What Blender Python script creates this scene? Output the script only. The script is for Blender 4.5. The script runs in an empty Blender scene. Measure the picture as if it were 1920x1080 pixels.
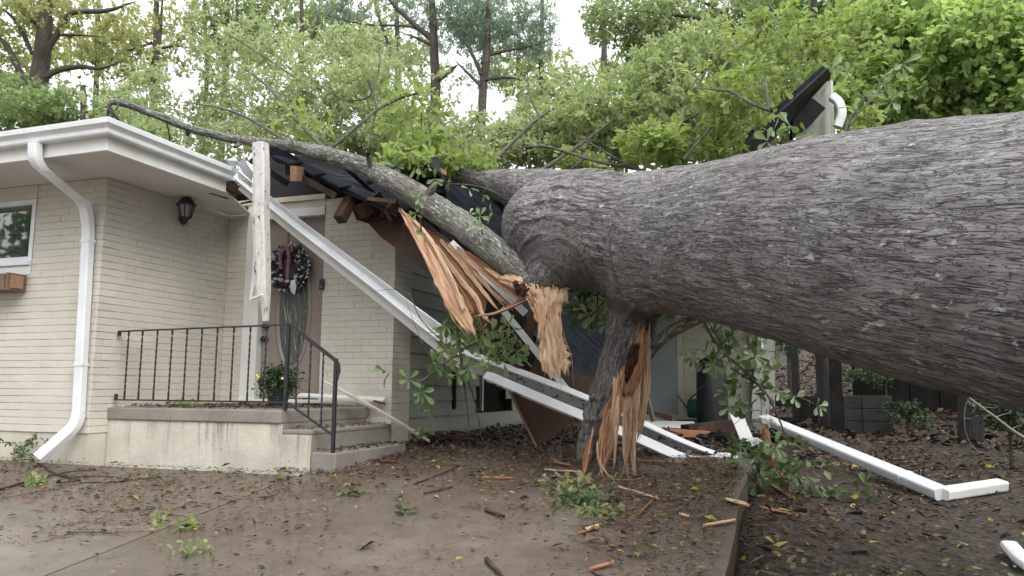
import bpy, math, random
import numpy as np
from mathutils import Vector, Matrix
random.seed(7); rng = np.random.default_rng(11)
scene = bpy.context.scene; col = scene.collection

# ---------------------------------------------------------------- camera
FPX = 1450.0; CX, CY = 960.0, 540.0
pitch = math.atan(190/FPX); yaw = math.atan(515/math.hypot(FPX, 190)); roll = math.radians(0.4)
EYE = np.array([0, 0, 1.5])
Fw = np.array([-math.sin(yaw)*math.cos(pitch), math.cos(yaw)*math.cos(pitch), math.sin(pitch)])
R0 = np.array([math.cos(yaw), math.sin(yaw), 0]); U0 = np.cross(R0, Fw)
Rt = R0*math.cos(roll)+U0*math.sin(roll); Up = -R0*math.sin(roll)+U0*math.cos(roll)
cam_d = bpy.data.cameras.new('camera'); cam = bpy.data.objects.new('camera', cam_d); col.objects.link(cam)
cam_d.sensor_width = 36; cam_d.lens = 36*FPX/1920; cam_d.clip_end = 600; cam_d.clip_start = 0.05
M = Matrix(((Rt[0], Up[0], -Fw[0], EYE[0]), (Rt[1], Up[1], -Fw[1], EYE[1]), (Rt[2], Up[2], -Fw[2], EYE[2]), (0, 0, 0, 1)))
cam.matrix_world = M
scene.camera = cam

# ---------------------------------------------------------------- world, sun, exposure
w = bpy.data.worlds.new('World'); scene.world = w; w.use_nodes = True
nt = w.node_tree; nt.nodes.clear()
sky = nt.nodes.new('ShaderNodeTexSky'); sky.sky_type = 'NISHITA'; sky.sun_disc = False
SUN_EL, SUN_AZ = math.radians(44), math.radians(130)
sky.sun_elevation = SUN_EL; sky.sun_rotation = SUN_AZ; sky.dust_density = 4.0; sky.air_density = 1.2
hs = nt.nodes.new('ShaderNodeHueSaturation'); hs.inputs['Saturation'].default_value = 0.12
hs.inputs['Value'].default_value = 1.0
mx = nt.nodes.new('ShaderNodeMix'); mx.data_type = 'RGBA'; mx.inputs[0].default_value = 0.72
# the cloud layer, brighter overhead than at the horizon as an overcast sky is
tcw = nt.nodes.new('ShaderNodeTexCoord'); sxyz = nt.nodes.new('ShaderNodeSeparateXYZ'); nt.links.new(tcw.outputs['Generated'], sxyz.inputs[0])
crw = nt.nodes.new('ShaderNodeValToRGB'); nt.links.new(sxyz.outputs['Z'], crw.inputs[0]); el = crw.color_ramp.elements
el[0].position = 0.0; el[0].color = (.50, .51, .53, 1); el[1].position = 1.0; el[1].color = (1.0, 1.02, 1.05, 1); e_ = el.new(.35); e_.color = (.66, .68, .70, 1)
vml = nt.nodes.new('ShaderNodeVectorMath'); vml.operation = 'SCALE'; vml.inputs['Scale'].default_value = 14.5
nt.links.new(crw.outputs[0], vml.inputs[0]); nt.links.new(vml.outputs[0], mx.inputs[7])
bg = nt.nodes.new('ShaderNodeBackground'); bg.inputs['Strength'].default_value = 0.15
wo = nt.nodes.new('ShaderNodeOutputWorld')
nt.links.new(sky.outputs[0], hs.inputs['Color']); nt.links.new(hs.outputs[0], mx.inputs[6])
nt.links.new(mx.outputs[2], bg.inputs['Color']); nt.links.new(bg.outputs[0], wo.inputs['Surface'])
sl = bpy.data.lights.new('sun', 'SUN'); sl.energy = 1.5; sl.angle = math.radians(38); sl.color = (1, 0.97, 0.93)
so = bpy.data.objects.new('sun', sl); col.objects.link(so)
sd = Vector((math.sin(SUN_AZ)*math.cos(SUN_EL), math.cos(SUN_AZ)*math.cos(SUN_EL), math.sin(SUN_EL)))
so.rotation_euler = sd.to_track_quat('Z', 'Y').to_euler(); so.location = (0, 0, 30)
vs = scene.view_settings; vs.view_transform = 'Standard'; vs.look = 'None'; vs.exposure = 0.47; vs.gamma = 1
vs.use_curve_mapping = False
scene.cycles.max_bounces = 6; scene.cycles.diffuse_bounces = 3; scene.cycles.glossy_bounces = 2
scene.cycles.transmission_bounces = 4; scene.cycles.transparent_max_bounces = 6
scene.cycles.use_denoising = True

# ---------------------------------------------------------------- survey helpers: sight lines of the photo met with real distances
def ray(x, y): return Fw+Rt*((x-CX)/FPX)-Up*((y-CY)/FPX)
def P(x, y, Z): return EYE+ray(x, y)*Z
def Yp(x, y, Y): v = ray(x, y); return EYE+v*(Y/v[1])
def Xp(x, y, X): v = ray(x, y); return EYE+v*(X/v[0])
def Zp(x, y, z): v = ray(x, y); return EYE+v*((z-EYE[2])/v[2])
def drive_z(Y):
    return np.interp(Y, [-30, -1, 0, 5.5, 7.5, 13.5, 16], [-.2, .1, .16, .79, .9, 1.0, 1.05])
def vnoise(p, seed=0):
    """value noise on an (N,3) array, 0..1"""
    p = np.asarray(p, float); i = np.floor(p).astype(np.int64); f = p-i; f = f*f*(3-2*f)
    def h(a, b, c):
        n = (a*374761393+b*668265263+c*2147483647*3+seed*974634777) & 0xffffffff
        n = ((n ^ (n >> 13))*1274126177) & 0xffffffff
        return ((n ^ (n >> 16)) & 0xffff)/65535.0
    r = 0
    for dx in (0, 1):
        wx = f[:, 0] if dx else 1-f[:, 0]
        for dy in (0, 1):
            wy = f[:, 1] if dy else 1-f[:, 1]
            for dz in (0, 1):
                wz = f[:, 2] if dz else 1-f[:, 2]
                r = r+wx*wy*wz*h(i[:, 0]+dx, i[:, 1]+dy, i[:, 2]+dz)
    return r
def fbm(p, seed=0, o=3):
    r = 0; a = .5; q = np.asarray(p, float)
    for k in range(o): r = r+a*vnoise(q, seed+k*17); q = q*2.03+5.1; a *= .5
    return r/(1-.5**o)
def soil_z(X, Y):
    X = np.asarray(X, float); Y = np.asarray(Y, float)
    z = drive_z(Y)-.15
    z = np.where(X < -.33, z-.12, z)
    hill = np.clip(Y-15.2, 0, 40)*.16*np.clip((X+2.5)/3, 0, 1)
    p = np.stack([X*1.3, Y*1.3, X*0], -1).reshape(-1, 3)
    n = (fbm(p, 3).reshape(X.shape)-.5)*.10
    n = np.where(X < -.33, 0, n*np.clip((X+.33)/.5, 0, 1))
    return z+hill+n
def ground_at(x, y, soil=False, dz=0.0):
    """where the sight line through (x,y) meets the ground"""
    lo, hi = .5, 60.
    for k in range(50):
        m = (lo+hi)/2; q = P(x, y, m)
        g = float(soil_z(q[0], q[1])) if soil else float(drive_z(q[1]))
        if q[2] > g+dz: lo = m
        else: hi = m
    q = P(x, y, lo); q[2] = (float(soil_z(q[0], q[1])) if soil else float(drive_z(q[1])))+dz
    return q

# ---------------------------------------------------------------- tagging
def tag(o, label=None, cat=None, group=None, kind=None):
    if label: o['label'] = label
    if cat: o['category'] = cat
    if group: o['group'] = group
    if kind: o['kind'] = kind
    return o
def wloc(o):
    v = Vector((0, 0, 0))
    while o: v += o.location; o = o.parent
    return v
def thing(name, loc, label, cat, group=None):
    o = bpy.data.objects.new(name, None); o.empty_display_size = .1; col.objects.link(o); o.location = Vector(loc)
    return tag(o, label, cat, group)
def link(name, me, mat, parent=None, loc=None, rot=None):
    o = bpy.data.objects.new(name, me); col.objects.link(o)
    if mat and len(me.materials) == 0: me.materials.append(mat)
    if parent: o.parent = parent
    if loc is not None: o.location = loc
    if rot is not None: o.rotation_euler = rot
    return o

class MB:
    def __init__(s): s.v = []; s.f = []; s.m = []; s.uv = None
    def add(s, vs, fs, mi=0):
        n = len(s.v); s.v.extend([tuple(map(float, q)) for q in vs]); s.f.extend([tuple(n+i for i in f) for f in fs]); s.m.extend([mi]*len(fs))
        return s
    def box(s, x0, x1, y0, y1, z0, z1, mi=0):
        return s.hexa([(x0, y0, z0), (x1, y0, z0), (x1, y1, z0), (x0, y1, z0), (x0, y0, z1), (x1, y0, z1), (x1, y1, z1), (x0, y1, z1)], mi)
    def hexa(s, c, mi=0):
        return s.add(c, [(0, 3, 2, 1), (4, 5, 6, 7), (0, 1, 5, 4), (1, 2, 6, 5), (2, 3, 7, 6), (3, 0, 4, 7)], mi)
    def beam(s, a, b, w, h, up=(0, 0, 1), mi=0):
        a, b, up = np.array(a, float), np.array(b, float), np.array(up, float)
        d = b-a; d /= np.linalg.norm(d); sd_ = np.cross(d, up); sd_ /= np.linalg.norm(sd_); u = np.cross(sd_, d)
        q = []
        for e in (a, b):
            q += [e-sd_*w/2-u*h/2, e+sd_*w/2-u*h/2, e+sd_*w/2+u*h/2, e-sd_*w/2+u*h/2]
        return s.add(q, [(0, 3, 2, 1), (4, 5, 6, 7), (0, 1, 5, 4), (1, 2, 6, 5), (2, 3, 7, 6), (3, 0, 4, 7)], mi)
    def slab(s, poly, n, t, mi=0):
        """polygon with thickness t pushed back along n"""
        poly = [np.array(p, float) for p in poly]; n = np.array(n, float); n /= np.linalg.norm(n)
        k = len(poly); vs = poly+[p-n*t for p in poly]
        return s.add(vs, [tuple(range(k)), tuple(range(2*k-1, k-1, -1))]+[(i, (i+1) % k, k+(i+1) % k, k+i)[::-1] for i in range(k)], mi)
    def sweep(s, path, prof, ups=(0, 0, 1), closed=True, cap=True, scale=None, mi=0):
        """profile (side, up) swept along a path"""
        path = [np.array(p, float) for p in path]; n = len(path); k = len(prof); base = len(s.v); vs = []; 
        up = np.array(ups, float)
        for i, p in enumerate(path):
            d = path[min(i+1, n-1)]-path[max(i-1, 0)]; d /= np.linalg.norm(d)
            sd_ = np.cross(d, up); sd_ /= np.linalg.norm(sd_); u = np.cross(sd_, d); sc = scale[i] if scale else 1
            vs += [p+sd_*a*sc+u*b*sc for a, b in prof]
        fs = []
        for i in range(n-1):
            for j in range(k if closed else k-1):
                j2 = (j+1) % k; fs.append((i*k+j, i*k+j2, (i+1)*k+j2, (i+1)*k+j))
        if cap and closed: fs += [tuple(range(k))[::-1], tuple((n-1)*k+j for j in range(k))]
        return s.add(vs, fs, mi)
    def tube(s, path, rad, n=8, cap=True, mi=0, jit=0.0):
        path = [np.array(p, float) for p in path]; m = len(path)
        if np.isscalar(rad): rad = [rad]*m
        d0 = path[1]-path[0]; ref = np.array([0, 0, 1.]) if abs(d0[2]) < .9*np.linalg.norm(d0) else np.array([1., 0, 0])
        vs = []; sd_ = None
        for i, p in enumerate(path):
            d = path[min(i+1, m-1)]-path[max(i-1, 0)]; d = d/(np.linalg.norm(d)+1e-9)
            if sd_ is None: sd_ = np.cross(d, ref)
            sd_ = sd_-d*np.dot(sd_, d); sd_ /= np.linalg.norm(sd_)+1e-9; u = np.cross(d, sd_)
            for j in range(n):
                a = 2*math.pi*j/n; r = rad[i]*(1+jit*(random.random()-.5))
                vs.append(p+(sd_*math.cos(a)+u*math.sin(a))*r)
        fs = [(i*n+j, i*n+(j+1) % n, (i+1)*n+(j+1) % n, (i+1)*n+j) for i in range(m-1) for j in range(n)]
        if cap: fs += [tuple(range(n))[::-1], tuple((m-1)*n+j for j in range(n))]
        return s.add(vs, fs, mi)
    def build(s, name, mat, parent=None, smooth=False, kind=None, bevel=0):
        off = wloc(parent) if parent else Vector((0, 0, 0))
        if not parent and s.v:
            a = np.array(s.v); off = Vector(((a[:, 0].min()+a[:, 0].max())/2, (a[:, 1].min()+a[:, 1].max())/2, a[:, 2].min()))
        me = bpy.data.meshes.new(name); me.from_pydata([(x-off.x, y-off.y, z-off.z) for x, y, z in s.v], [], s.f)
        mats = mat if isinstance(mat, (list, tuple)) else [mat]
        for m_ in mats: me.materials.append(m_)
        if len(mats) > 1: me.polygons.foreach_set('material_index', s.m)
        me.validate(); me.update()
        o = bpy.data.objects.new(name, me); col.objects.link(o)
        if parent: o.parent = parent
        else: o.location = off
        if smooth: me.polygons.foreach_set('use_smooth', [True]*len(me.polygons))
        if bevel:
            b = o.modifiers.new('bevel', 'BEVEL'); b.width = bevel; b.segments = 2; b.limit_method = 'ANGLE'; b.angle_limit = .7
        if kind: o['kind'] = kind
        return o

def np_mesh(name, V, F, mat, parent=None, rnd=None, extra=None, smooth=False, kind=None):
    """V (N,3) world coordinates, F (M,k) face indices"""
    me = bpy.data.meshes.new(name); off = np.array(wloc(parent)) if parent else np.zeros(3)
    V = np.asarray(V, np.float32)-off.astype(np.float32); F = np.asarray(F, np.int32); m, k = F.shape
    me.vertices.add(len(V)); me.vertices.foreach_set('co', V.ravel())
    me.loops.add(m*k); me.loops.foreach_set('vertex_index', F.ravel())
    me.polygons.add(m); me.polygons.foreach_set('loop_start', np.arange(0, m*k, k, dtype=np.int32))
    me.polygons.foreach_set('loop_total', np.full(m, k, np.int32))
    if smooth: me.polygons.foreach_set('use_smooth', np.ones(m, bool))
    me.update(calc_edges=True)
    if rnd is not None:
        a = me.attributes.new('rnd', 'FLOAT', 'POINT'); a.data.foreach_set('value', np.asarray(rnd, np.float32))
    for nm, arr in (extra or {}).items():
        a = me.attributes.new(nm, 'FLOAT_VECTOR', 'POINT'); a.data.foreach_set('vector', np.asarray(arr, np.float32).ravel())
    me.materials.append(mat)
    o = bpy.data.objects.new(name, me); col.objects.link(o)
    if parent: o.parent = parent
    if kind: o['kind'] = kind
    return o

# ---------------------------------------------------------------- materials
def nodes(name):
    m = bpy.data.materials.new(name); m.use_nodes = True; t = m.node_tree; b = t.nodes['Principled BSDF']
    return m, t, b
def N(t, kind, **kw):
    n = t.nodes.new(kind)
    for k, v in kw.items():
        if k.startswith('i_'):
            key = k[2:]; key = int(key) if key.isdigit() else key
            n.inputs[key].default_value = v
        else: setattr(n, k, v)
    return n
def rgb(c): return (c[0], c[1], c[2], 1)
def ramp(t, fac, stops):
    r = t.nodes.new('ShaderNodeValToRGB'); e = r.color_ramp.elements
    while len(e) < len(stops): e.new(.5)
    for i, (p, c) in enumerate(stops): e[i].position = p; e[i].color = rgb(c) if not np.isscalar(c) else (c, c, c, 1)
    t.links.new(fac, r.inputs[0]); return r.outputs[0]
def coords(t, scale=(1, 1, 1), attr=None, rot=None):
    if attr: s = N(t, 'ShaderNodeAttribute', attribute_name=attr).outputs['Vector']
    else: s = t.nodes.new('ShaderNodeNewGeometry').outputs['Position']
    mp = t.nodes.new('ShaderNodeMapping'); mp.inputs['Scale'].default_value = scale
    if rot: mp.inputs['Rotation'].default_value = rot
    t.links.new(s, mp.inputs[0]); return mp.outputs[0]
def noise(t, vec, scale, detail=4, rough=.55, dist=0):
    n = N(t, 'ShaderNodeTexNoise', i_Scale=scale, i_Detail=detail, i_Roughness=rough, i_Distortion=dist)
    t.links.new(vec, n.inputs['Vector']); return n.outputs['Fac']
def mixc(t, fac, a, b, mode='MIX'):
    m = t.nodes.new('ShaderNodeMix'); m.data_type = 'RGBA'; m.blend_type = mode
    if hasattr(fac, 'links') or hasattr(fac, 'is_linked'): t.links.new(fac, m.inputs[0])
    else: m.inputs[0].default_value = fac
    for i, c in ((6, a), (7, b)):
        if hasattr(c, 'is_linked'): t.links.new(c, m.inputs[i])
        else: m.inputs[i].default_value = rgb(c)
    return m.outputs[2]
def bump(t, b, h, strength=.4, dist=.01, prev=None):
    n = N(t, 'ShaderNodeBump', i_Strength=strength, i_Distance=dist); t.links.new(h, n.inputs['Height'])
    if prev: t.links.new(prev, n.inputs['Normal'])
    t.links.new(n.outputs[0], b.inputs['Normal']); return n.outputs[0]
def mat(name, c1, c2=None, scale=6, rough=.6, bs=0, bscale=40, stretch=(1, 1, 1), lo=.35, hi=.65, spots=None, metal=0, attr=None, bdist=.004):
    m, t, b = nodes(name); b.inputs['Roughness'].default_value = rough; b.inputs['Metallic'].default_value = metal
    v = coords(t, stretch, attr); c2 = c2 or tuple(x*.8 for x in c1)
    c = ramp(t, noise(t, v, scale), [(lo, c1), (hi, c2)])
    if spots:   # (colour, scale, threshold)
        s = noise(t, v, spots[1], 5, .65); f = ramp(t, s, [(spots[2], 0.0), (spots[2]+.05, 1.0)]); c = mixc(t, f, c, spots[0])
    t.links.new(c, b.inputs['Base Color'])
    if bs: bump(t, b, noise(t, v, bscale, 4), bs, bdist)
    if max(c1) < .06 and rough > .55: b.inputs['Specular IOR Level'].default_value = .12
    return m
def leaf_mat(name, cols, trans=.35, rough=.5, spec=.4):
    m = bpy.data.materials.new(name); m.use_nodes = True; t = m.node_tree; b = t.nodes['Principled BSDF']; out = t.nodes['Material Output']
    a = N(t, 'ShaderNodeAttribute', attribute_name='rnd').outputs['Fac']
    k = len(cols); c = ramp(t, a, [((i+.5)/k if k > 1 else 0, cc) for i, cc in enumerate(cols)])
    c = mixc(t, noise(t, coords(t), 1.1, 2), c, mixc(t, .5, c, tuple(x*1.35 for x in cols[-1])))
    t.links.new(c, b.inputs['Base Color']); b.inputs['Roughness'].default_value = rough; b.inputs['Specular IOR Level'].default_value = spec
    tr = t.nodes.new('ShaderNodeBsdfTranslucent'); c2 = mixc(t, 1.0, c, (1.35, 1.4, .95), 'MULTIPLY'); t.links.new(c2, tr.inputs['Color'])
    mxs = t.nodes.new('ShaderNodeMixShader'); mxs.inputs[0].default_value = trans
    t.links.new(b.outputs[0], mxs.inputs[1]); t.links.new(tr.outputs[0], mxs.inputs[2]); t.links.new(mxs.outputs[0], out.inputs['Surface'])
    return m
M_brick = mat('cream painted brick', (.62, .59, .515), (.565, .535, .465), 3.0, .62, .25, 120, spots=((.42, .39, .32), 26, .74))
def age_bricks(m):
    # grime in broad soft patches, and each brick a shade of its own
    t = m.node_tree; b = t.nodes['Principled BSDF']; src = b.inputs['Base Color'].links[0].from_socket
    g = ramp(t, noise(t, coords(t, (1, 1, 1.6)), 1.5, 6, .65, .3), [(.38, 0.0), (.72, .38)]); c = mixc(t, g, src, (.40, .37, .31))
    oi = t.nodes.new('ShaderNodeObjectInfo'); r = ramp(t, oi.outputs['Random'], [(0, (.955, .955, .95)), (1, (1.03, 1.03, 1.03))]); c = mixc(t, 1.0, c, r, 'MULTIPLY'); t.links.new(c, b.inputs['Base Color'])
age_bricks(M_brick)
M_mortar = mat('painted mortar joint', (.61, .58, .505), (.555, .525, .455), 20, .85, .3, 90)
M_white = mat('white painted metal', (.76, .78, .79), (.66, .68, .69), 5, .38, .12, 30, spots=((.26, .25, .22), 30, .685))
M_whitewood = mat('white painted trim', (.74, .74, .72), (.66, .66, .63), 4, .55, .2, 80, spots=((.35, .32, .27), 22, .74))
M_soffit = mat('white soffit paint', (.62, .62, .60), (.56, .56, .54), 2.5, .7, .1, 50)
M_creamtrim = mat('cream painted trim board', (.60, .55, .44), (.52, .48, .38), 4, .6, .2, 60)
M_siding = mat('grey green siding', (.34, .35, .30), (.28, .29, .25), 3, .6, .2, 70, spots=((.17, .17, .14), 14, .68))  # greyer and darker than the cream storage siding
M_siding2 = mat('cream siding paint', (.52, .50, .40), (.45, .43, .34), 3, .6, .2, 70, spots=((.25, .24, .2), 12, .7))
M_stucco = mat('cream stucco foundation', (.55, .52, .44), (.47, .44, .37), 4, .85, .5, 45, spots=((.20, .19, .16), 9, .66))
M_dark = mat('dark shade fill', (.012, .012, .013), (.02, .018, .017), 8, .8)  # near black, puts the shade of unlit voids into the colour
M_black = mat('black iron paint', (.014, .014, .017), (.03, .027, .03), 40, .42, .2, 120)
M_blackplastic = mat('black plastic', (.02, .022, .025), None, 8, .35)
M_door = mat('taupe door paint', (.27, .225, .19), (.245, .205, .175), 2, .42, .05, 30)
M_shingle = mat('dark charcoal shingle', (.010, .012, .017), (.020, .023, .031), 9, .75, .7, 260, spots=((.04, .043, .052), 60, .7))
M_ply = mat('wet brown roof decking', (.036, .023, .019), (.07, .04, .03), 2.2, .6, .3, 60, stretch=(1, 1, 1), spots=((.11, .052, .033), 1.7, .62))
M_lumber = mat('weathered dark lumber', (.045, .028, .02), (.09, .052, .034), 5, .7, .4, 60)
M_cutwood = mat('fresh cut lumber', (.26, .15, .085), (.20, .11, .06), 14, .7, .3, 60)
M_boxwood = mat('weathered planter wood', (.22, .13, .085), (.14, .085, .06), 7, .75, .4, 50)
M_endgrain = mat('pale end grain', (.36, .22, .13), (.28, .17, .1), 20, .75, .3, 90)
M_greydoor = mat('blue grey utility door paint', (.30, .33, .34), (.26, .29, .30), 2, .5)
M_block = mat('shade darkened block', (.035, .04, .035), (.02, .023, .02), 6, .9, .5, 50)  # block colour lowered to carry the shade of the yard
M_teal = mat('green plastic can', (.03, .17, .13), (.02, .12, .09), 6, .4)
M_alu = mat('bare aluminium flashing', (.62, .64, .66), (.5, .52, .54), 6, .3, .2, 30, metal=.6)

def concrete(name, c1, c2, rough=.5, silt=.0):
    m, t, b = nodes(name); v = coords(t)
    n1 = noise(t, v, .55, 5, .6, .6); n2 = noise(t, v, 6, 5, .6); n3 = noise(t, v, 90, 3)
    c = ramp(t, n1, [(.36, c1), (.64, c2)]); c = mixc(t, ramp(t, n2, [(.42, 0.0), (.72, .55)]), c, tuple(x*.55 for x in c1))
    c = mixc(t, ramp(t, n3, [(.35, 0.0), (.75, .35)]), c, tuple(min(1, x*1.35) for x in c2))
    if silt:      # silt washed down from the house browns the upper end of the slab
        yy = N(t, 'ShaderNodeSeparateXYZ'); t.links.new(t.nodes.new('ShaderNodeNewGeometry').outputs['Position'], yy.inputs[0])
        mr = N(t, 'ShaderNodeMapRange'); mr.inputs['From Min'].default_value = 3.3; mr.inputs['From Max'].default_value = 5.8; t.links.new(yy.outputs['Y'], mr.inputs['Value'])
        pw = N(t, 'ShaderNodeMath', operation='MULTIPLY'); t.links.new(mr.outputs[0], pw.inputs[0]); t.links.new(ramp(t, noise(t, v, 1.7, 5, .65), [(.34, .3), (.6, .9)]), pw.inputs[1])
        c = mixc(t, pw.outputs[0], c, (.10, .074, .055))
    t.links.new(c, b.inputs['Base Color'])
    t.links.new(ramp(t, n1, [(.4, rough*.75), (.62, rough*1.35)]), b.inputs['Roughness'])
    bump(t, b, noise(t, v, 55, 5, .7), .5, .006)
    return m
M_drive = concrete('wet driveway concrete', (.095, .073, .057), (.182, .150, .126), .28, 1)
M_drive2 = concrete('muddy driveway concrete', (.125, .10, .08), (.19, .16, .132), .5, 1)
M_step = concrete('stained porch concrete', (.19, .172, .148), (.27, .248, .218), .8)
def stained_base(name):
    m, t, b = nodes(name); b.inputs['Roughness'].default_value = .9
    v = coords(t); c = ramp(t, noise(t, v, 3.2, 5), [(.35, (.58, .55, .47)), (.68, (.46, .43, .36))])
    s = noise(t, coords(t, (7, 7, .55)), 1.6, 5, .7, .3)                       # water runs down from the slab's lip
    zz = N(t, 'ShaderNodeSeparateXYZ'); t.links.new(t.nodes.new('ShaderNodeNewGeometry').outputs['Position'], zz.inputs[0])
    hgt = N(t, 'ShaderNodeMapRange'); hgt.inputs['From Min'].default_value = .78; hgt.inputs['From Max'].default_value = 1.2
    t.links.new(zz.outputs['Z'], hgt.inputs['Value'])
    ml = N(t, 'ShaderNodeMath', operation='MULTIPLY'); t.links.new(ramp(t, s, [(.50, 0.0), (.68, .9)]), ml.inputs[0]); t.links.new(hgt.outputs[0], ml.inputs[1])
    c = mixc(t, ml.outputs[0], c, (.115, .10, .088))
    c = mixc(t, ramp(t, noise(t, v, 24, 6, .7), [(.62, 0.0), (.7, .8)]), c, (.22, .2, .16)); t.links.new(c, b.inputs['Base Color'])
    bump(t, b, noise(t, v, 40, 5), .6, .008); return m
M_base = stained_base('whitewashed masonry with water stains')
def soil_material():
    m, t, b = nodes('leaf strewn soil'); b.inputs['Roughness'].default_value = .85; v = coords(t)
    c = ramp(t, noise(t, v, 3, 6, .65, .4), [(.3, (.014, .011, .009)), (.5, (.03, .022, .016)), (.72, (.05, .036, .026))])  # soil tones lowered to put the side yard's shade into the colour
    vo = N(t, 'ShaderNodeTexVoronoi', i_Scale=26.0, i_Randomness=1.0); t.links.new(v, vo.inputs['Vector'])
    cc = ramp(t, vo.outputs['Color'], [(.2, (.015, .011, .009)), (.6, (.05, .033, .022)), (.9, (.10, .065, .04))])
    c = mixc(t, .55, c, cc); t.links.new(c, b.inputs['Base Color']); bump(t, b, vo.outputs['Distance'], .7, .03); return m
M_soil = soil_material()
def peel_material():
    m, t, b = nodes('peeling white post paint'); v = coords(t, (1, 1, .45)); b.inputs['Roughness'].default_value = .7
    n = noise(t, v, 17, 6, .7, .5); f = ramp(t, n, [(.60, 0.0), (.63, 1.0)])
    c = mixc(t, f, ramp(t, noise(t, v, 30, 4), [(.3, (.66, .65, .61)), (.7, (.5, .49, .46))]), (.05, .045, .042)); t.links.new(c, b.inputs['Base Color'])
    bump(t, b, f, .5, .004); return m
M_peel = peel_material()
def glass_material():
    m, t, b = nodes('window pane glass'); b.inputs['Base Color'].default_value = (.03, .04, .045, 1); b.inputs['Roughness'].default_value = .03
    b.inputs['Specular IOR Level'].default_value = 1.0; b.inputs['Coat Weight'].default_value = .9; b.inputs['Coat Roughness'].default_value = .02; b.inputs['Coat IOR'].default_value = 2.2
    return m
M_glass = glass_material()
M_ovalglass = mat('textured leaded glass', (.11, .125, .12), (.07, .085, .085), 18, .18, .35, 55)
M_came = mat('brass glass came', (.42, .40, .28), None, 8, .35, metal=.4)
M_ds = mat('white downspout enamel', (.77, .78, .80), (.68, .69, .72), 3, .35, .10, 14, spots=((.42, .41, .37), 9, .70))

# ================================================================ GROUND
def sheet(name, xs, ys, zf, m, kind='structure'):
    X, Y = np.meshgrid(xs, ys); Z = zf(X, Y); V = np.stack([X, Y, Z], -1).reshape(-1, 3); nx, ny = len(xs), len(ys)
    i = (np.arange(ny-1)[:, None]*nx+np.arange(nx-1)[None]).ravel(); F = np.stack([i, i+1, i+nx+1, i+nx], -1)
    return np_mesh(name, V, F, m, smooth=True, kind=kind)
sheet('ground', np.r_[np.linspace(-90, -8, 24), np.linspace(-7, 6, 80), np.linspace(7, 90, 24)],
      np.r_[np.linspace(-60, -3, 16), np.linspace(-2, 18, 100), np.linspace(19, 120, 40)], soil_z, M_soil)
# the driveway: two slabs with an open joint, each with a real edge
def slab_surface(name, poly, m, t=.16):
    """poly: list of (x0,x1) spans per Y"""
    mb = MB(); ys = [p[0] for p in poly]; k = len(poly)
    top = []; 
    for Y, x0, x1 in poly:
        z = float(drive_z(Y)); 
        for q in range(9):
            x = x0+(x1-x0)*q/8; jz = 0.0; top.append((x, Y, z+jz))
    n = len(top); bot = [(x, y, z-t) for x, y, z in top]; fs = []
    for i in range(k-1):
        for j in range(8): fs.append((i*9+j, i*9+j+1, (i+1)*9+j+1, (i+1)*9+j))
        fs.append((i*9, (i+1)*9, n+(i+1)*9, n+i*9)); fs.append((i*9+8, n+i*9+8, n+(i+1)*9+8, (i+1)*9+8))
    for j in range(8): fs.append((j, n+j, n+j+1, j+1)); fs.append(((k-1)*9+j, (k-1)*9+j+1, n+(k-1)*9+j+1, n+(k-1)*9+j))
    mb.add(top+bot, fs); o = mb.build(name, m, kind='structure'); return o
jA, jB = ground_at(300, 994), ground_at(640, 868)           # two points on the joint
def jx(Y): return jA[0]+(jB[0]-jA[0])*(Y-jA[1])/(jB[1]-jA[1])
Ys = [-12, -6, -3, 0, 1, 2, 3, 3.6, 4.2, 4.8, 5.2, 5.5, 5.8, 6.3, 6.8, 7.5, 8.5, 10, 12, 13.5]
def edge_x(Y): return -.31+.012*math.sin(Y*3.1)
slab_surface('driveway', [(Y, min(jx(Y), -2.2)+.008 if Y < 6.5 else -3.92, edge_x(Y)) for Y in Ys], M_drive)
slab_surface('path', [(Y, -14, min(jx(Y), -2.2)-.008) for Y in Ys if Y <= 5.6], M_drive2)
slab_surface('paved_strip', [(Y, -3.6, jx(Y)-.008) for Y in [5.62, 6.0, 6.45]], M_drive2)

# ================================================================ HOUSE
ZB, CH, ZS = 1.065, .0677, 3.50
house = thing('brick_house', (-6.1, 5.55, .78), 'low one-storey house of cream painted brick with white eaves and a taupe front door', 'house')
BRK = {}
def brick_mesh(L, H=.0622, D=.05):
    k = round(L, 3)
    if k not in BRK:
        c = .0022; v = []
        for y, e in ((D, 0), (c, 0), (0, c)):
            v += [(e, y, e), (k-e, y, e), (k-e, y, H-e), (e, y, H-e)]
        f = []
        for r in (0, 4):
            for j in range(4): f.append((r+j, r+(j+1) % 4, r+4+(j+1) % 4, r+4+j)[::-1])
        f.append((8, 9, 10, 11))
        me = bpy.data.meshes.new('brick'); me.from_pydata(v, [], f); me.materials.append(M_brick); me.update(); BRK[k] = me
    return BRK[k]
todo = []      # (origin world, angle, length)
def lay(org, ang, width, z0, n, off=0, hole=None):
    u = np.array([math.cos(ang), math.sin(ang), 0]); Lm = .2032
    for r in range(n):
        z = z0+r*CH+.003; x = -((r+off) % 2)*Lm/2
        while x < width-.005:
            a, b = max(x, 0), min(x+Lm, width); x += Lm
            segs = [(a, b)]
            if hole:
                for h in hole:
                    ns = []
                    for a_, b_ in segs:
                        if z+.03 > h[2] and z+.03 < h[3]:
                            if b_ <= h[0] or a_ >= h[1]: ns.append((a_, b_))
                            else:
                                if a_ < h[0]: ns.append((a_, h[0]))
                                if b_ > h[1]: ns.append((h[1], b_))
                        else: ns.append((a_, b_))
                    segs = ns
            for a_, b_ in segs:
                if b_-a_ > .02: todo.append((np.array(org)+u*(a_+.0008)+np.array([0, 0, z]), ang, b_-a_-.0016))
WIN = (-8.25, -6.99, 2.59, 3.52)
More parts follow.
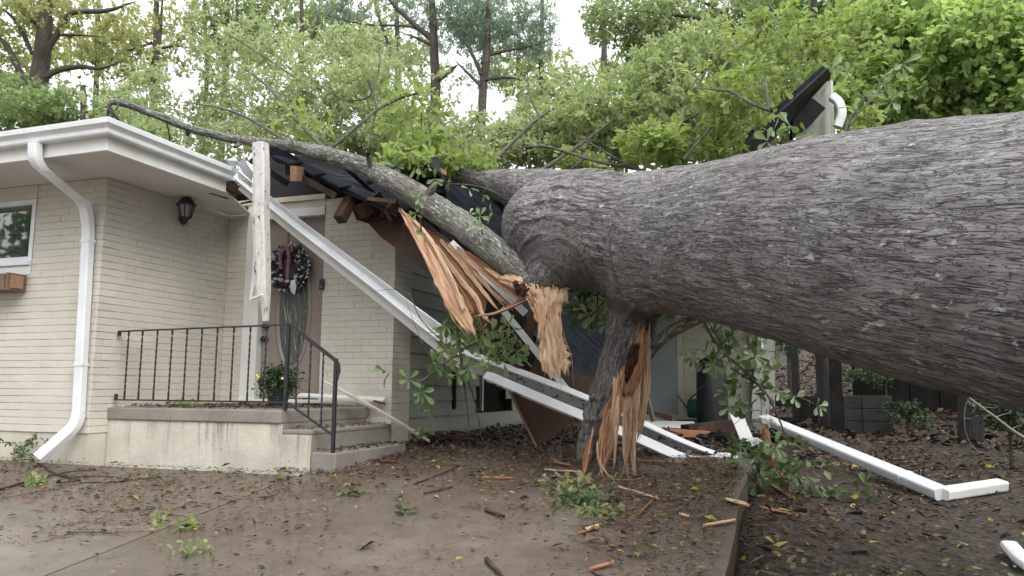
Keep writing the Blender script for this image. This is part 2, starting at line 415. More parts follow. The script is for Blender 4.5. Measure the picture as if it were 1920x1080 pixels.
lay((-9.1, 5.55, 0), 0, 3.0, ZB, 36, 0, [(WIN[0]+9.1, WIN[1]+9.1, WIN[2], WIN[3])])
lay((-6.1, 5.555, 0), math.pi/2, 1.745, ZB, 36, 1)
lay((-6.10, 7.30, 0), 0, .27, ZB+.13, 34, 0)
lay((-4.79, 7.30, 0), 0, .89, ZB-.13, 39, 1)
lay((-3.9, 7.305, 0), math.pi/2, .405, ZB-.13, 39, 0)
def wallmesh(nm, boxes):
    mb = MB()
    for b in boxes: mb.box(*b)
    return mb.build(nm, M_mortar, house)
wA = wallmesh('brick_wall', [(-9.1, WIN[0], 5.5555, 5.75, ZB, ZS), (WIN[1], -6.109, 5.5555, 5.75, ZB, ZS+.06), (WIN[0], WIN[1], 5.559, 5.75, ZB, WIN[2])])
wB = wallmesh('brick_wall', [(-6.3, -6.1052, 5.752, 7.45, ZB, ZS+.06)])
wC = wallmesh('brick_wall', [(-6.3+.2, -5.83, 7.3055, 7.45, ZB, ZS+.06), (-4.79, -3.909, 7.3055, 7.45, ZB-.15, ZB+37.5*CH)])
wD = wallmesh('brick_wall', [(-4.1, -3.9052, 7.452, 7.705, ZB-.15, ZB+37.5*CH)])
todo.sort(key=lambda q: np.linalg.norm(q[0]-EYE) + (5 if q[0][0] < -7.6 else 0))
rest = MB(); nb = 0
def wall_of(o, ang): return (wB if o[0] < -5 else wD) if ang > 1 else (wA if o[1] < 6 else wC)
vis = [q for q in todo]
for q in vis:
    o, ang, L = q; jit = (random.random()-.5)*.004; o = o+np.array([0, 0, random.uniform(-.0012, .0012)])
    nrm = np.array([math.sin(ang), -math.cos(ang), 0]); o2 = o+nrm*jit
    if nb < 298:
        par = wall_of(o, ang); link('brick', brick_mesh(L), M_brick, par, Vector(o2)-wloc(par), (0, random.uniform(-.002, .002), ang)); nb += 1
    else:
        me = brick_mesh(L); c, s = math.cos(ang), math.sin(ang)
        rest.add([(o2[0]+v.co.x*c-v.co.y*s, o2[1]+v.co.x*s+v.co.y*c, o2[2]+v.co.z) for v in me.vertices], [tuple(p.vertices) for p in me.polygons])
rest.build('brick_courses', M_brick, house, kind='stuff')
mb = MB(); mb.box(-9.1, -6.106, 5.563, 5.8, .45, ZB-.002); mb.box(-6.3, -6.1065, 5.802, 7.45, .45, ZB-.002); mb.box(-6.1, -3.91, 7.312, 7.45, .45, ZB-.155); mb.build('foundation', M_stucco, house)
MB().box(-9.6, -6.2, 5.60, 5.75, ZS-.2, 3.80).box(-6.25, -6.13, 5.76, 7.45, ZS-.2, 3.95).build('attic_filler', M_dark, house)  # unseen filler added to stop sky light leaking in above the walls
# window
mb = MB(); fx0, fx1, fz0, fz1 = -8.22, -7.00, 2.72, 3.36
for a in ((fx0, fx1, fz0, fz0+.055), (fx0, fx1, fz1-.055, fz1), (fx0, fx0+.05, fz0+.055, fz1-.055), (fx1-.05, fx1, fz0+.055, fz1-.055), (-7.64, -7.60, fz0+.055, fz1-.055)):
    mb.box(a[0], a[1], 5.545, 5.62, a[2], a[3])
win = mb.build('window', M_ds, house, bevel=.004)
MB().box(fx0+.05, -7.641, 5.590, 5.596, fz0+.056, fz1-.056).build('pane', M_glass, win)
MB().box(-7.599, fx1-.05, 5.588, 5.594, fz0+.056, fz1-.056).build('pane', M_glass, win)
for k in range(16): MB().box(fx0+.05, fx1-.05, 5.615, 5.635, fz0+.06+k*.033, fz0+.088+k*.033).build('blind_slat', M_whitewood, win) if k < 14 else None
MB().box(WIN[0], WIN[1]-.002, 5.543, 5.7, fz1+.002, 3.497).build('lintel_panel', M_creamtrim, house)
MB().box(fx0-.03, fx1+.008, 5.515, 5.7, fz0-.035, fz0-.001).build('window_sill', M_ds, house, bevel=.004)
MB().box(WIN[0]+.002, WIN[1]-.002, 5.538, 5.7, WIN[2]+.002, fz0-.037).build('sill_apron', M_whitewood, house)
# eaves
EX, EY = -5.35, 4.84
mb = MB(); mb.slab([(-9.6, EY+.03, ZS), (EX-.03, EY+.03, ZS), (EX-.03, 6.35, ZS), (EX-.45, 7.29, ZS), (-6.09, 7.29, ZS), (-6.09, 5.54, ZS), (-9.6, 5.54, ZS)], (0, 0, -1), .02)
mb.build('soffit', M_soffit, house)
mb = MB(); mb.box(-9.6, EX, EY, EY+.028, 3.485, 3.70); mb.box(EX-.028, EX-.0005, EY+.029, 6.33, 3.485, 3.70); mb.build('fascia_board', M_whitewood, house, bevel=.003)
sl_ = math.tan(math.radians(12))
RZ = 3.72
def rz(x, y): return RZ+sl_*min(y-EY, EX-x, 30)
mb = MB(); A = (-9.6, EY-.03, RZ-.01); B = (EX+.03, EY-.03, RZ-.01); C = (EX+.03, 6.35, RZ-.01); D = (EX-3.6, EY+3.6, rz(EX-3.6, EY+3.6)); E_ = (-9.6, EY+3.6, rz(-9.6, EY+3.6)); F_ = (EX-3.6, 12, rz(EX-3.6, 12)); G = (EX-1.0, 12, rz(EX-1.0, 12)); H = (EX-.9, 7.2, rz(EX-.9, 7.2))
t_ = .03
mb.slab([A, B, D, E_], (0, -.2, 1), t_); mb.slab([B, C, H, G, F_, D], (.2, 0, 1), t_)
roof = mb.build('roof', M_shingle, house)
# jagged torn end of the roof
mb = MB()
for (x, y, z, l, a) in ((-5.45, 6.36, 3.60, .5, .5), (-5.6, 6.4, 3.55, .4, .2)): mb.beam((x, y-.3, z), (x+.05, y+l*.5, z-.05*a), .04, .09)
mb.build('rafter_tail', M_lumber, house)
# ceiling edge where the soffit tore off
mb = MB(); pts = [Yp(418, 389, 7.28), Yp(440, 384, 7.2), Yp(472, 377, 7.1), Yp(500, 372, 7.1)]
mb.tube(pts, [.006, .012, .016, .008], 5, jit=.8); mb.build('torn_soffit_edge', M_lumber, house)

# front door
dz0, dz1, dx0, dx1 = 1.395, 3.42, -5.62, -4.795
door = MB().box(dx0+.004, dx1-.004, 7.375, 7.42, dz0, dz1).build('front_door', M_door, house, bevel=.003)
mb = MB(); mb.box(-5.825, dx0, 7.285, 7.42, dz0-.03, 3.60); mb.box(dx0+.001, dx1, 7.29, 7.42, dz1+.004, dz1+.10); mb.build('door_frame', M_whitewood, house, bevel=.004)
MB().box(dx0+.001, dx1, 7.30, 7.42, dz1+.102, 3.60).build('transom_panel', M_creamtrim, house)
MB().box(-6.1, dx1+.01, 7.27, 7.42, 3.602, 3.66).build('head_board', M_creamtrim, house)
MB().box(-5.83, -4.60, 7.262, 7.302, 1.335, 1.375).build('threshold', M_whitewood, house, bevel=.004)
ocx, ocz, oa, ob = -5.205, 2.36, .185, .62
def ell(a, b, k, y): t = 2*math.pi*k/48; return (ocx+a*math.cos(t), y, ocz+b*math.sin(t))
mb = MB(); rings = [(oa+.055, ob+.06, 7.376), (oa+.045, ob+.05, 7.356), (oa+.02, ob+.022, 7.350), (oa+.012, ob+.012, 7.362), (oa, ob, 7.37)]
for a, b, y in rings: mb.v += [ell(a, b, k, y) for k in range(48)]
for r in range(4):
    for k in range(48): mb.f.append((r*48+k, r*48+(k+1) % 48, (r+1)*48+(k+1) % 48, (r+1)*48+k)); mb.m.append(0)
mb.build('oval_moulding', M_door, door, smooth=True)
mb = MB(); mb.add([ell(oa, ob, k, 7.372) for k in range(48)], [tuple(range(48))[::-1]]); mb.build('oval_glass', M_ovalglass, door)
mb = MB()
def came(pts): mb.tube([(ocx+x*oa, 7.366, ocz+z*ob) for x, z in pts], .0032, 4)
def arc(f, a, b, n=14): return [f(a+(b-a)*i/n) for i in range(n+1)]
for s in (-1, 1):
    came(arc(lambda t: (s*(.62+.14*math.sin(t*7)), t), -.62, .62)); came(arc(lambda t: (s*(.28+.16*math.sin(t*6+1)), t), -.72, .70))
    came(arc(lambda t: (s*.5*math.sin(t), -.86+.42*(1-math.cos(t))), 0, 1.6)); came(arc(lambda t: (s*(.1+.5*t), .1-.3*math.sin(t*3)), 0, 1))
    came([(s*.75, -.02), (s*.98, -.02)]); came([(s*.72, -.2), (s*.95, -.2)]); came(arc(lambda t: (s*.22*math.sin(t*3.14), -.3+.4*t), 0, 1))
came([(0, -.98), (0, -.8)]); came(arc(lambda t: (.2*math.cos(t), -.12+.08*math.sin(t)), 0, 6.28))
mb.build('came', M_came, door)
for z_, r_ in ((2.19, .027), (2.045, .036)):
    mb = MB(); mb.tube([(-5.555, 7.374, z_), (-5.555, 7.355, z_)], [.03, .03], 14); mb.tube([(-5.555, 7.355, z_), (-5.555, 7.33, z_), (-5.555, 7.31, z_), (-5.555, 7.30, z_)], [.014, .02, r_, r_*.6], 14)
    mb.build('knob' if r_ > .03 else 'deadbolt', M_black, door, smooth=True)

# carport side wall of lap siding, torn open, and the storage room at its back
XS = -3.93
bd = .18
def siding_board(par, a, b, z, m, h=bd):
    """a, b: (x, y) ends; outer face leans out at the foot"""
    a, b = np.array(a, float), np.array(b, float); d = (b-a)/np.linalg.norm(b-a); n = np.array([d[1], -d[0]])
    q = []
    for e in (a, b):
        q += [(*e, z), (*(e+n*.016), z), (*(e+n*.004), z+h-.002), (*e, z+h-.002)]
    MB().add(q, [(0, 1, 2, 3)[::-1], (4, 5, 6, 7), (0, 4, 5, 1)[::-1], (1, 5, 6, 2)[::-1], (2, 6, 7, 3)[::-1], (3, 7, 4, 0)[::-1]]).build('siding_board', m, par)
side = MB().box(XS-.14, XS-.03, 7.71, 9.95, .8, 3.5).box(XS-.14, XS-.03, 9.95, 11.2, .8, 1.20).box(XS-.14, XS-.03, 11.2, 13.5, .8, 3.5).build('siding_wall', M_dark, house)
MB().box(XS-1.4, XS-.15, 7.8, 11.5, .8, 3.4).build('cavity_shade_block', M_dark, house)  # solid near-black block standing in for the shade behind the hole
for k in range(14):
    z = 1.00+k*bd; 
    ys = [(7.715, 9.82+.11*math.sin(k*5.1))] if 1 <= k < 9 else [(7.715, 13.48)]
    if 1 <= k < 9: ys.append((11.1+.16*math.sin(k*2.2), 13.48))
    for y0, y1 in ys: siding_board(side, (XS-.014, y0), (XS-.014, y1), z, M_siding)
MB().box(XS-.03, XS-.012, 7.715, 13.48, .82, .998).build('skirt_board', M_siding, side)
for y_ in (10.1,): MB().box(XS-.12, XS-.05, y_, y_+.04, 1.1, 3.4).build('stud', M_whitewood, side)
for y_ in (8.95,): MB().box(XS-.012, XS+.012, y_, y_+.09, 1.25, 2.2).build('vent_strip', M_dark, side)
YW = 13.5
store = MB().box(-3.9, -.5, YW, YW+.12, .95, 3.75).build('storage_wall', M_siding2, house)
for k in range(14):
    siding_board(store, (-1.63, YW-.001), (-.50, YW-.001), 1.06+k*.185, M_siding2, .185); siding_board(store, (-3.88, YW-.001), (-2.66, YW-.001), 1.06+k*.185, M_siding2, .185)
sd_ = MB().box(-2.60, -1.74, YW-.02, YW-.001, 1.10, 3.10).build('storage_door', M_greydoor, house, bevel=.004)
MB().beam((-1.79, YW-.04, 2.06), (-1.79, YW-.04, 2.2), .018, .018).build('handle', M_black, sd_)
mb = MB(); mb.box(-1.735, -1.64, YW-.026, YW-.001, 1.06, 3.2); mb.box(-2.70, -2.605, YW-.026, YW-.001, 1.06, 3.2); mb.box(-2.604, -1.736, YW-.026, YW-.001, 3.105, 3.2); mb.build('storage_door_frame', M_creamtrim, house)
MB().box(-.54, -.36, YW-.06, YW+.14, .95, 3.75).build('corner_board', M_whitewood, house)
MB().box(-3.9, -.36, YW-.03, YW+.13, .9, 1.055).build('sill_beam', M_stucco, house)

# ================================================================ PORCH
porch = thing('concrete_porch', (-5.1, 6.5, .84), 'small raised concrete porch with steps and a whitewashed stained base', 'porch')
PY = 5.75; PX = -4.14
MB().box(-6.098, PX, PY, 7.26, 1.19, 1.305).build('porch_slab', M_step, porch, bevel=.012)
MB().box(-6.098, PX+.003, PY+.02, 7.26, .55, 1.188).build('porch_base', M_base, porch)
MB().box(PX+.004, -3.845, PY+.018, 7.20, .55, 1.10).build('step_base', M_base, porch)
MB().box(PX+.004, -3.84, PY+.022, 7.21, 1.102, 1.14).build('step', M_step, porch, bevel=.01)
MB().box(-3.842, -3.838, PY+.028, 7.205, .9, 1.10).build('riser', M_step, porch)
MB().box(PX+.0035, PX+.008, PY+.028, 7.205, 1.142, 1.188).build('riser', M_step, porch)
MB().box(-3.836, -3.59, PY+.015, 7.05, .55, .955).build('step', M_step, porch, bevel=.012)
# railing
rail = thing('iron_railing', (-5.1, 5.8, 1.31), 'black wrought iron railing with twisted balusters on the front edge of the porch', 'railing')
ry = 5.80
z_t = lambda x: 2.03+.02*(x+6.07)/1.93
MB().beam((-6.07, ry, 2.03), (-4.13, ry, 2.055), .032, .014).build('top_rail', M_black, rail)
MB().beam((-6.07, ry, 2.035), (-6.07, ry, 1.985), .016, .03, up=(1, 0, 0)).build('rail_bracket', M_black, rail)
MB().beam((-6.06, ry, 1.375), (-4.13, ry, 1.375), .022, .014).build('bottom_rail', M_black, rail)
MB().beam((-6.055, ry, 1.37), (-6.055, ry, 1.43), .016, .03, up=(1, 0, 0)).build('rail_bracket', M_black, rail)
sx0, sx1 = -4.13, -3.64; zt1 = 1.735; zb1 = 1.10
mb = MB(); pth = [(sx0, ry, 2.055), (-3.66, ry, 1.745), (-3.62, ry, 1.70), (-3.612, ry, 1.65), (-3.632, ry, 1.585), (-3.628, ry, 1.565)]
mb.sweep(pth, [(-.016, -.007), (.016, -.007), (.016, .007), (-.016, .007)], ups=(0, -1, 0.001), closed=True); mb.build('sloping_rail', M_black, rail)
MB().beam((sx0, ry, 1.375), (-3.65, ry, 1.105), .022, .014).build('lower_sloping_rail', M_black, rail)
MB().box(-4.155, -4.125, ry-.014, ry+.014, 1.306, 2.05).build('post', M_black, rail); MB().box(-3.657, -3.629, ry-.014, ry+.014, .957, 1.75).build('post', M_black, rail)
def twisted(x, z0, z1):
    mb = MB(); n = 30; s = .0065; path = []
    for i in range(n+1):
        a = 0 if (i < 3 or i > n-3) else (i-3)*.62; z = z0+(z1-z0)*i/n; c, q = math.cos(a), math.sin(a)
        for dx, dy in ((-s, -s), (s, -s), (s, s), (-s, s)): path.append((x+dx*c-dy*q, ry+dx*q+dy*c, z))
    mb.add(path, [(i*4+j, i*4+(j+1) % 4, (i+1)*4+(j+1) % 4, (i+1)*4+j) for i in range(n) for j in range(4)]); mb.build('baluster', M_black, rail)
for px in (237, 263, 291, 319, 347, 375, 404, 435, 466, 497): x = Yp(px, 690, ry)[0]; twisted(x, 1.38, z_t(x)-.004)
for x in (-4.03, -3.90, -3.77): f = (x-sx0)/(sx1-sx0); twisted(x, 1.375-.275*f+.004, 2.05-.32*f)

# ================================================================ GUTTER, DOWNSPOUT, LANTERN ...
GP = [(0, 0), (.072, 0), (.080, .012), (.082, .045), (.098, .062), (.118, .078), (.122, .112), (.122, .122), (.108, .122), (.106, .112), (.106, .085), (.070, .05), (.068, .012), (.004, .012), (.004, .12), (0, .12)]
gut = thing('eaves_gutter', (EX, EY, 3.60), 'white aluminium gutter still fixed round the corner eave of the house', 'gutter')
def gutter_run(corners, z):
    """corners: list of (x, y, outx, outy)"""
    vs = []; k = len(GP)
    for x, y, ox, oy in corners: vs += [(x+ox*a, y+oy*a, z+b) for a, b in GP]
    fs = [(i*k+j, (i+1)*k+j, (i+1)*k+(j+1) % k, i*k+(j+1) % k) for i in range(len(corners)-1) for j in range(k)]
    return MB().add(vs, fs+[tuple(range(k)), tuple(range((len(corners)-1)*k, len(corners)*k))[::-1]])
gutter_run([(-9.6, EY-.001, 0, -1), (EX+.001, EY-.001, 1, -1)], 3.603).build('gutter_trough', M_white, gut)
gutter_run([(EX+.0012, EY-.0015, 1, -1), (EX+.0012, 6.34, 1, 0)], 3.603).build('gutter_trough', M_white, gut)
def rr(w_, h_, r=.012):
    pts = []
    for cx_, cy_, a0 in ((w_/2-r, h_/2-r, 0), (-w_/2+r, h_/2-r, 90), (-w_/2+r, -h_/2+r, 180), (w_/2-r, -h_/2+r, 270)):
        for k in range(3): a = math.radians(a0+k*45); pts.append((cx_+r*math.cos(a), cy_+r*math.sin(a)))
    return pts
def smooth_path(pts, r=.08, n=5):
    pts = [np.array(p, float) for p in pts]; out = [pts[0]]
    for i in range(1, len(pts)-1):
        a, b, c = pts[i-1], pts[i], pts[i+1]; la, lc = np.linalg.norm(a-b), np.linalg.norm(c-b); ra, rc = min(r, la*.45), min(r, lc*.45)
        p0 = b+(a-b)/la*ra; p1 = b+(c-b)/lc*rc
        for k in range(n+1): t = k/n; out.append((1-t)**2*p0+2*t*(1-t)*b+t*t*p1)
    out.append(pts[-1]); return out
ds = thing('downspout', (-6.4, 5.45, .8), 'white downspout running from the corner gutter down the left brick wall', 'downspout')
p = [Yp(66, 268, 4.77), Yp(66, 306, 4.79), Yp(160, 383, 5.44), Yp(166, 430, 5.495), Yp(146, 795, 5.495), Yp(72, 860, 5.25)]
sp = smooth_path(p, .10, 6)
k1 = 16
MB().sweep(sp[:17], rr(.10, .078), ups=(0, -1, .05)).build('elbow', M_ds, ds, smooth=False, bevel=0)
MB().sweep(sp[16:23], rr(.098, .076), ups=(0, -1, .05)).build('pipe', M_ds, ds)
MB().sweep(sp[22:], rr(.102, .08), ups=(0, -1, .05)).build('outlet_elbow', M_ds, ds)
for yy in (452, 684):
    q = Yp(166-(yy-430)*20/365., yy, 5.495); MB().box(q[0]-.053, q[0]+.053, 5.452, 5.535, q[2]-.012, q[2]+.012).build('strap', M_ds, ds)
# lantern
lan = thing('wall_lantern', (-6.1, 6.615, 3.3), 'black carriage lantern mounted high on the brick wall beside the porch', 'lantern')
lc = Xp(349, 395, -5.93); lx, ly, lz = lc
mb = MB(); bp = Xp(343, 411, -6.098); mb.tube([(-6.098, bp[1], bp[2]), (-6.075, bp[1], bp[2])], [.062, .055], 18); mb.build('backplate', M_black, lan, smooth=False)
mb = MB(); mb.tube(smooth_path([(-6.08, bp[1], bp[2]), (-6.0, ly, lz-.115), (lx, ly, lz-.13), (lx, ly, lz-.10)], .05), .014, 8); mb.tube([(lx, ly, lz-.15), (lx, ly, lz-.12), (lx, ly, lz-.095), (lx, ly, lz-.085)], [.008, .02, .028, .05], 10); mb.build('arm', M_black, lan, smooth=True)
mb = MB(); mb.tube([(lx, ly, lz-.087), (lx, ly, lz-.07)], [.05, .056], 6)
for k in range(6):
    a = math.pi/3*k; mb.beam((lx+.053*math.cos(a), ly+.053*math.sin(a), lz-.075), (lx+.088*math.cos(a), ly+.088*math.sin(a), lz+.06), .010, .010, up=(math.cos(a), math.sin(a), 0))
mb.build('cage', M_black, lan)
mb = MB(); mb.tube([(lx, ly, lz-.07), (lx, ly, lz+.06)], [.048, .081], 6, cap=False); mb.build('lamp_glass', mat('hazy lantern glass', (.30, .31, .34), (.2, .21, .24), 30, .15), lan)
mb = MB(); mb.tube([(lx, ly, lz+.052), (lx, ly, lz+.066), (lx, ly, lz+.078), (lx, ly, lz+.105), (lx, ly, lz+.135), (lx, ly, lz+.152), (lx, ly, lz+.16), (lx, ly, lz+.185)], [.098, .103, .088, .074, .045, .018, .022, .004], 12); mb.build('cap', M_black, lan)
# doorbell
q = Yp(603, 533, 7.28); db = thing('doorbell', q, 'small black video doorbell on the brick right of the door', 'doorbell')
MB().box(q[0]-.028, q[0]+.028, 7.272, 7.297, q[2]-.062, q[2]+.062).build('casing', M_blackplastic, db, bevel=.006)
mb = MB(); mb.tube([(q[0], 7.2719, q[2]-.03), (q[0], 7.269, q[2]-.03)], [.016, .014], 16); mb.build('button', mat('grey ring button', (.12, .14, .16), None, 5, .3), db)
# window box
wb = thing('window_box', (-7.6, 5.45, 2.42), 'rustic brown wooden window box fixed under the left window', 'planter')
x0, x1 = -8.3, -7.03
MB().box(x0, x1-.03, 5.33, 5.35, 2.42, 2.575).build('front_panel', M_boxwood, wb); MB().box(x1-.028, x1, 5.345, 5.535, 2.418, 2.585).build('end_panel', M_boxwood, wb)
MB().box(x1+.001, x1+.012, 5.37, 5.50, 2.44, 2.565).build('end_block', M_endgrain, wb); MB().box(x0, x1-.03, 5.352, 5.53, 2.42, 2.44).build('bottom', M_boxwood, wb); MB().box(x0, x1-.03, 5.352, 5.53, 2.50, 2.56).build('soil', M_soil, wb)
# ================================================================ FALLEN OAK
def bark_material(name, base, light, dark, lichen, attr='bark', lth=.60, k=1.0):
    m, t, b = nodes(name); b.inputs['Roughness'].default_value = .58; b.inputs['Specular IOR Level'].default_value = .5
    v1 = coords(t, (2.8*k, 28*k, 28*k), attr); v2 = coords(t, (12*k, 90*k, 90*k), attr); v3 = coords(t, (1, 1, 1), attr); v4 = coords(t, (13*k, 25*k, 25*k), attr)
    n1 = noise(t, v1, 1.0, 5, .65, .9); n2 = noise(t, v2, 1.0, 4, .6, .5); n3 = noise(t, v3, 2.1, 4, .6)
    def crack(src, wdt):
        s_ = N(t, 'ShaderNodeMath', operation='SUBTRACT'); t.links.new(src, s_.inputs[0]); s_.inputs[1].default_value = .5
        a_ = N(t, 'ShaderNodeMath', operation='ABSOLUTE'); t.links.new(s_.outputs[0], a_.inputs[0]); return ramp(t, a_.outputs[0], [(0.0, 0.0), (wdt, 1.0)])
    k1 = crack(noise(t, coords(t, (2.3*k, 25*k, 25*k), attr), 1.0, 3, .5, .5), .028); k2 = crack(noise(t, coords(t, (9*k, 52*k, 52*k), attr), 1.0, 3, .55, .6), .022)
    km = N(t, 'ShaderNodeMath', operation='MULTIPLY'); t.links.new(k1, km.inputs[0]); t.links.new(k2, km.inputs[1]); km = km.outputs[0]
    c = ramp(t, n1, [(.30, dark), (.44, base), (.70, light)])
    c = mixc(t, ramp(t, n2, [(.36, .75), (.52, 0.0)]), c, tuple(x*.45 for x in dark))
    c = mixc(t, ramp(t, n3, [(.42, 0.0), (.7, .55)]), c, tuple(x*1.25 for x in light))
    c = mixc(t, ramp(t, noise(t, v3, 1.1, 3), [(.45, 0.0), (.7, .5)]), c, (base[0]*.75, base[1]*.62, base[2]*.55))
    c = mixc(t, km, tuple(x*.5 for x in dark), c)
    l = noise(t, v4, 1.0, 4, .55, .25); l2 = noise(t, v3, 1.6, 3)
    mul = N(t, 'ShaderNodeMath', operation='MULTIPLY'); t.links.new(ramp(t, l, [(lth, 0.0), (lth+.022, 1.0)]), mul.inputs[0]); t.links.new(ramp(t, l2, [(.38, .1), (.56, 1.0)]), mul.inputs[1])
    c = mixc(t, mul.outputs[0], c, lichen)
    lb = noise(t, coords(t, (4.5*k, 11*k, 11*k), attr), 1.0, 4, .6, .3); c = mixc(t, ramp(t, lb, [(.70, 0.0), (.72, .85)]), c, tuple(x*1.12 for x in lichen))
    fl = noise(t, coords(t, (26*k, 60*k, 60*k), attr), 1.0, 2, .5); c = mixc(t, ramp(t, fl, [(.71, 0.0), (.75, .7)]), c, lichen)
    t.links.new(c, b.inputs['Base Color'])
    p1 = bump(t, b, n1, .85, .013); p2 = bump(t, b, km, .9, .010, p1); bump(t, b, n2, .8, .005, p2); return m
M_bark = bark_material('grey oak bark with lichen flecks', (.140, .130, .124), (.27, .257, .248), (.066, .056, .050), (.40, .41, .38), lth=.645)
M_bark2 = bark_material('greenish grey branch bark', (.14, .135, .115), (.27, .27, .235), (.05, .045, .038), (.42, .45, .38), lth=.60, k=1.5)
M_bark3 = bark_material('dark mossy limb bark', (.085, .07, .052), (.15, .13, .10), (.03, .024, .018), (.26, .28, .24), lth=.66, k=1.5)
def px_chain(pts): return [(P(x, y, Z), r*Z/FPX) for x, y, Z, r in pts]
T0, T1 = P(1250, 445, 6.0), P(1920, 486, 3.16)
tdir = (T1-T0); tl = np.linalg.norm(tdir); tdir = tdir/tl
CHN = {
 'trunk': px_chain([(1030, 425, 6.55, 90), (1090, 428, 6.42, 104), (1165, 438, 6.25, 112), (1250, 447, 6.0, 131), (1330, 452, 5.5, 147), (1400, 454, 5.0, 164), (1560, 459, 4.24, 205), (1700, 471, 3.74, 238), (1920, 487, 3.16, 277)])+
          [(T1+tdir*1.5, .66), (T1+tdir*3.2, .72), (T1+tdir*4.6, .80)],
 'upper': px_chain([(1130, 430, 6.35, 96), (1065, 388, 6.75, 70), (1010, 366, 7.1, 50), (960, 352, 7.5, 36), (915, 342, 7.8, 24), (860, 330, 8.2, 17), (800, 322, 8.6, 13)]),
 'lower': px_chain([(1120, 440, 6.35, 100), (1065, 478, 6.3, 66), (1030, 507, 6.3, 46), (1000, 528, 6.3, 26), (985, 535, 6.3, 18)]),
 'stump': px_chain([(1195, 520, 6.25, 60), (1193, 575, 6.3, 52), (1183, 625, 6.35, 46), (1164, 690, 6.4, 42), (1142, 740, 6.45, 36), (1121, 795, 6.5, 30), (1103, 843, 6.5, 23), (1097, 858, 6.5, 18)]),
 'bulge': px_chain([(1250, 520, 5.8, 60), (1195, 540, 6.1, 52)]),
}
allp = np.array([p for c in CHN.values() for p, r in c])
e1 = tdir; e2 = np.cross(e1, [0, 0, 1]); e2 /= np.linalg.norm(e2); e3 = np.cross(e2, e1); E3 = np.stack([e1, e2, e3])
def to_l(p): return (np.asarray(p)-T0) @ E3.T
def from_l(q): return q @ E3+T0
lp = to_l(allp); lo_, hi_ = lp.min(0)-.95, lp.max(0)+.95; hi_[0] = lp.max(0)[0]+.9
Hh = .03
nx, ny, nz = [int(math.ceil(v/Hh)) for v in (hi_-lo_)]
ax_ = [lo_[i]+np.arange(n)*Hh for i, n in enumerate((nx, ny, nz))]
def seg_field(chain, F, init):
    for (a, ra), (b, rb) in zip(chain[:-1], chain[1:]):
        a, b = to_l(a), to_l(b); R = max(ra, rb)+.30
        sl = []
        for i in range(3):
            i0 = max(0, int((min(a[i], b[i])-R-lo_[i])/Hh)); i1 = min((nx, ny, nz)[i], int((max(a[i], b[i])+R-lo_[i])/Hh)+2); sl.append(slice(i0, i1))
        X = ax_[0][sl[0]][:, None, None]-a[0]; Y = ax_[1][sl[1]][None, :, None]-a[1]; Z = ax_[2][sl[2]][None, None, :]-a[2]
        d = b-a; L2 = d@d; t = np.clip((X*d[0]+Y*d[1]+Z*d[2])/L2, 0, 1).astype(np.float32)
        D = np.sqrt((X-t*d[0])**2+(Y-t*d[1])**2+(Z-t*d[2])**2)-(ra+(rb-ra)*t)
        F[tuple(sl)] = np.minimum(F[tuple(sl)], D)
FT = None
for nm, ch in CHN.items():
    Fc = np.full((nx, ny, nz), 1.0, np.float32); seg_field(ch, Fc, 1.0)
    if FT is None: FT = Fc
    else:
        k = .13 if nm != 'stump' else .09
        h = np.clip(.5+.5*(FT-Fc)/k, 0, 1); FT = FT*(1-h)+Fc*h-k*h*(1-h)
def surface_nets(F, lo, h):
    ins = F < 0; sx, sy, sz = F.shape
    c = np.zeros((sx-1, sy-1, sz-1), np.int8)
    for i in (0, 1):
        for j in (0, 1):
            for k in (0, 1): c += ins[i:sx-1+i, j:sy-1+j, k:sz-1+k]
    act = (c > 0) & (c < 8); idx = np.argwhere(act); idm = np.full(act.shape, -1, np.int64); idm[act] = np.arange(len(idx))
    acc = np.zeros((len(idx), 3)); cnt = np.zeros(len(idx)); corners = [(i, j, k) for i in (0, 1) for j in (0, 1) for k in (0, 1)]
    for a in corners:
        for ax in range(3):
            if a[ax] == 1: continue
            b = list(a); b[ax] = 1
            fa = F[idx[:, 0]+a[0], idx[:, 1]+a[1], idx[:, 2]+a[2]]; fb = F[idx[:, 0]+b[0], idx[:, 1]+b[1], idx[:, 2]+b[2]]
            cr = (fa < 0) != (fb < 0); t = np.where(cr, fa/(fa-fb+1e-12), 0); q = np.tile(np.array(a, float), (len(idx), 1)); q[:, ax] += t
            acc += q*cr[:, None]; cnt += cr
    V = (idx+acc/cnt[:, None])*h+lo
    faces = []
    for ax in range(3):
        u, v = (ax+1) % 3, (ax+2) % 3; s0 = [slice(1, -1)]*3; s0[ax] = slice(0, -1); s1 = [slice(1, -1)]*3; s1[ax] = slice(1, None)
        A_, B_ = ins[tuple(s0)], ins[tuple(s1)]; e = np.argwhere(A_ != B_); flip = A_[A_ != B_]
        base = e.copy(); base[:, u] += 1; base[:, v] += 1
        def cell(du, dv):
            q = base.copy(); q[:, u] += du; q[:, v] += dv; return idm[q[:, 0], q[:, 1], q[:, 2]]
        f = np.stack([cell(-1, -1), cell(0, -1), cell(0, 0), cell(-1, 0)], -1); f[~flip] = f[~flip][:, ::-1]; faces.append(f)
    return V, np.concatenate(faces)
V, F = surface_nets(FT, lo_, Hh); del FT
V = from_l(V)
F = F[(F >= 0).all(1)]
if True:   # subdivide once (Catmull-Clark through the modifier)
    o = np_mesh('tmp', V, F, M_bark, smooth=True); md = o.modifiers.new('s', 'SUBSURF'); md.levels = 1
    dg = bpy.context.evaluated_depsgraph_get(); me = bpy.data.meshes.new_from_object(o.evaluated_get(dg)); bpy.data.objects.remove(o)
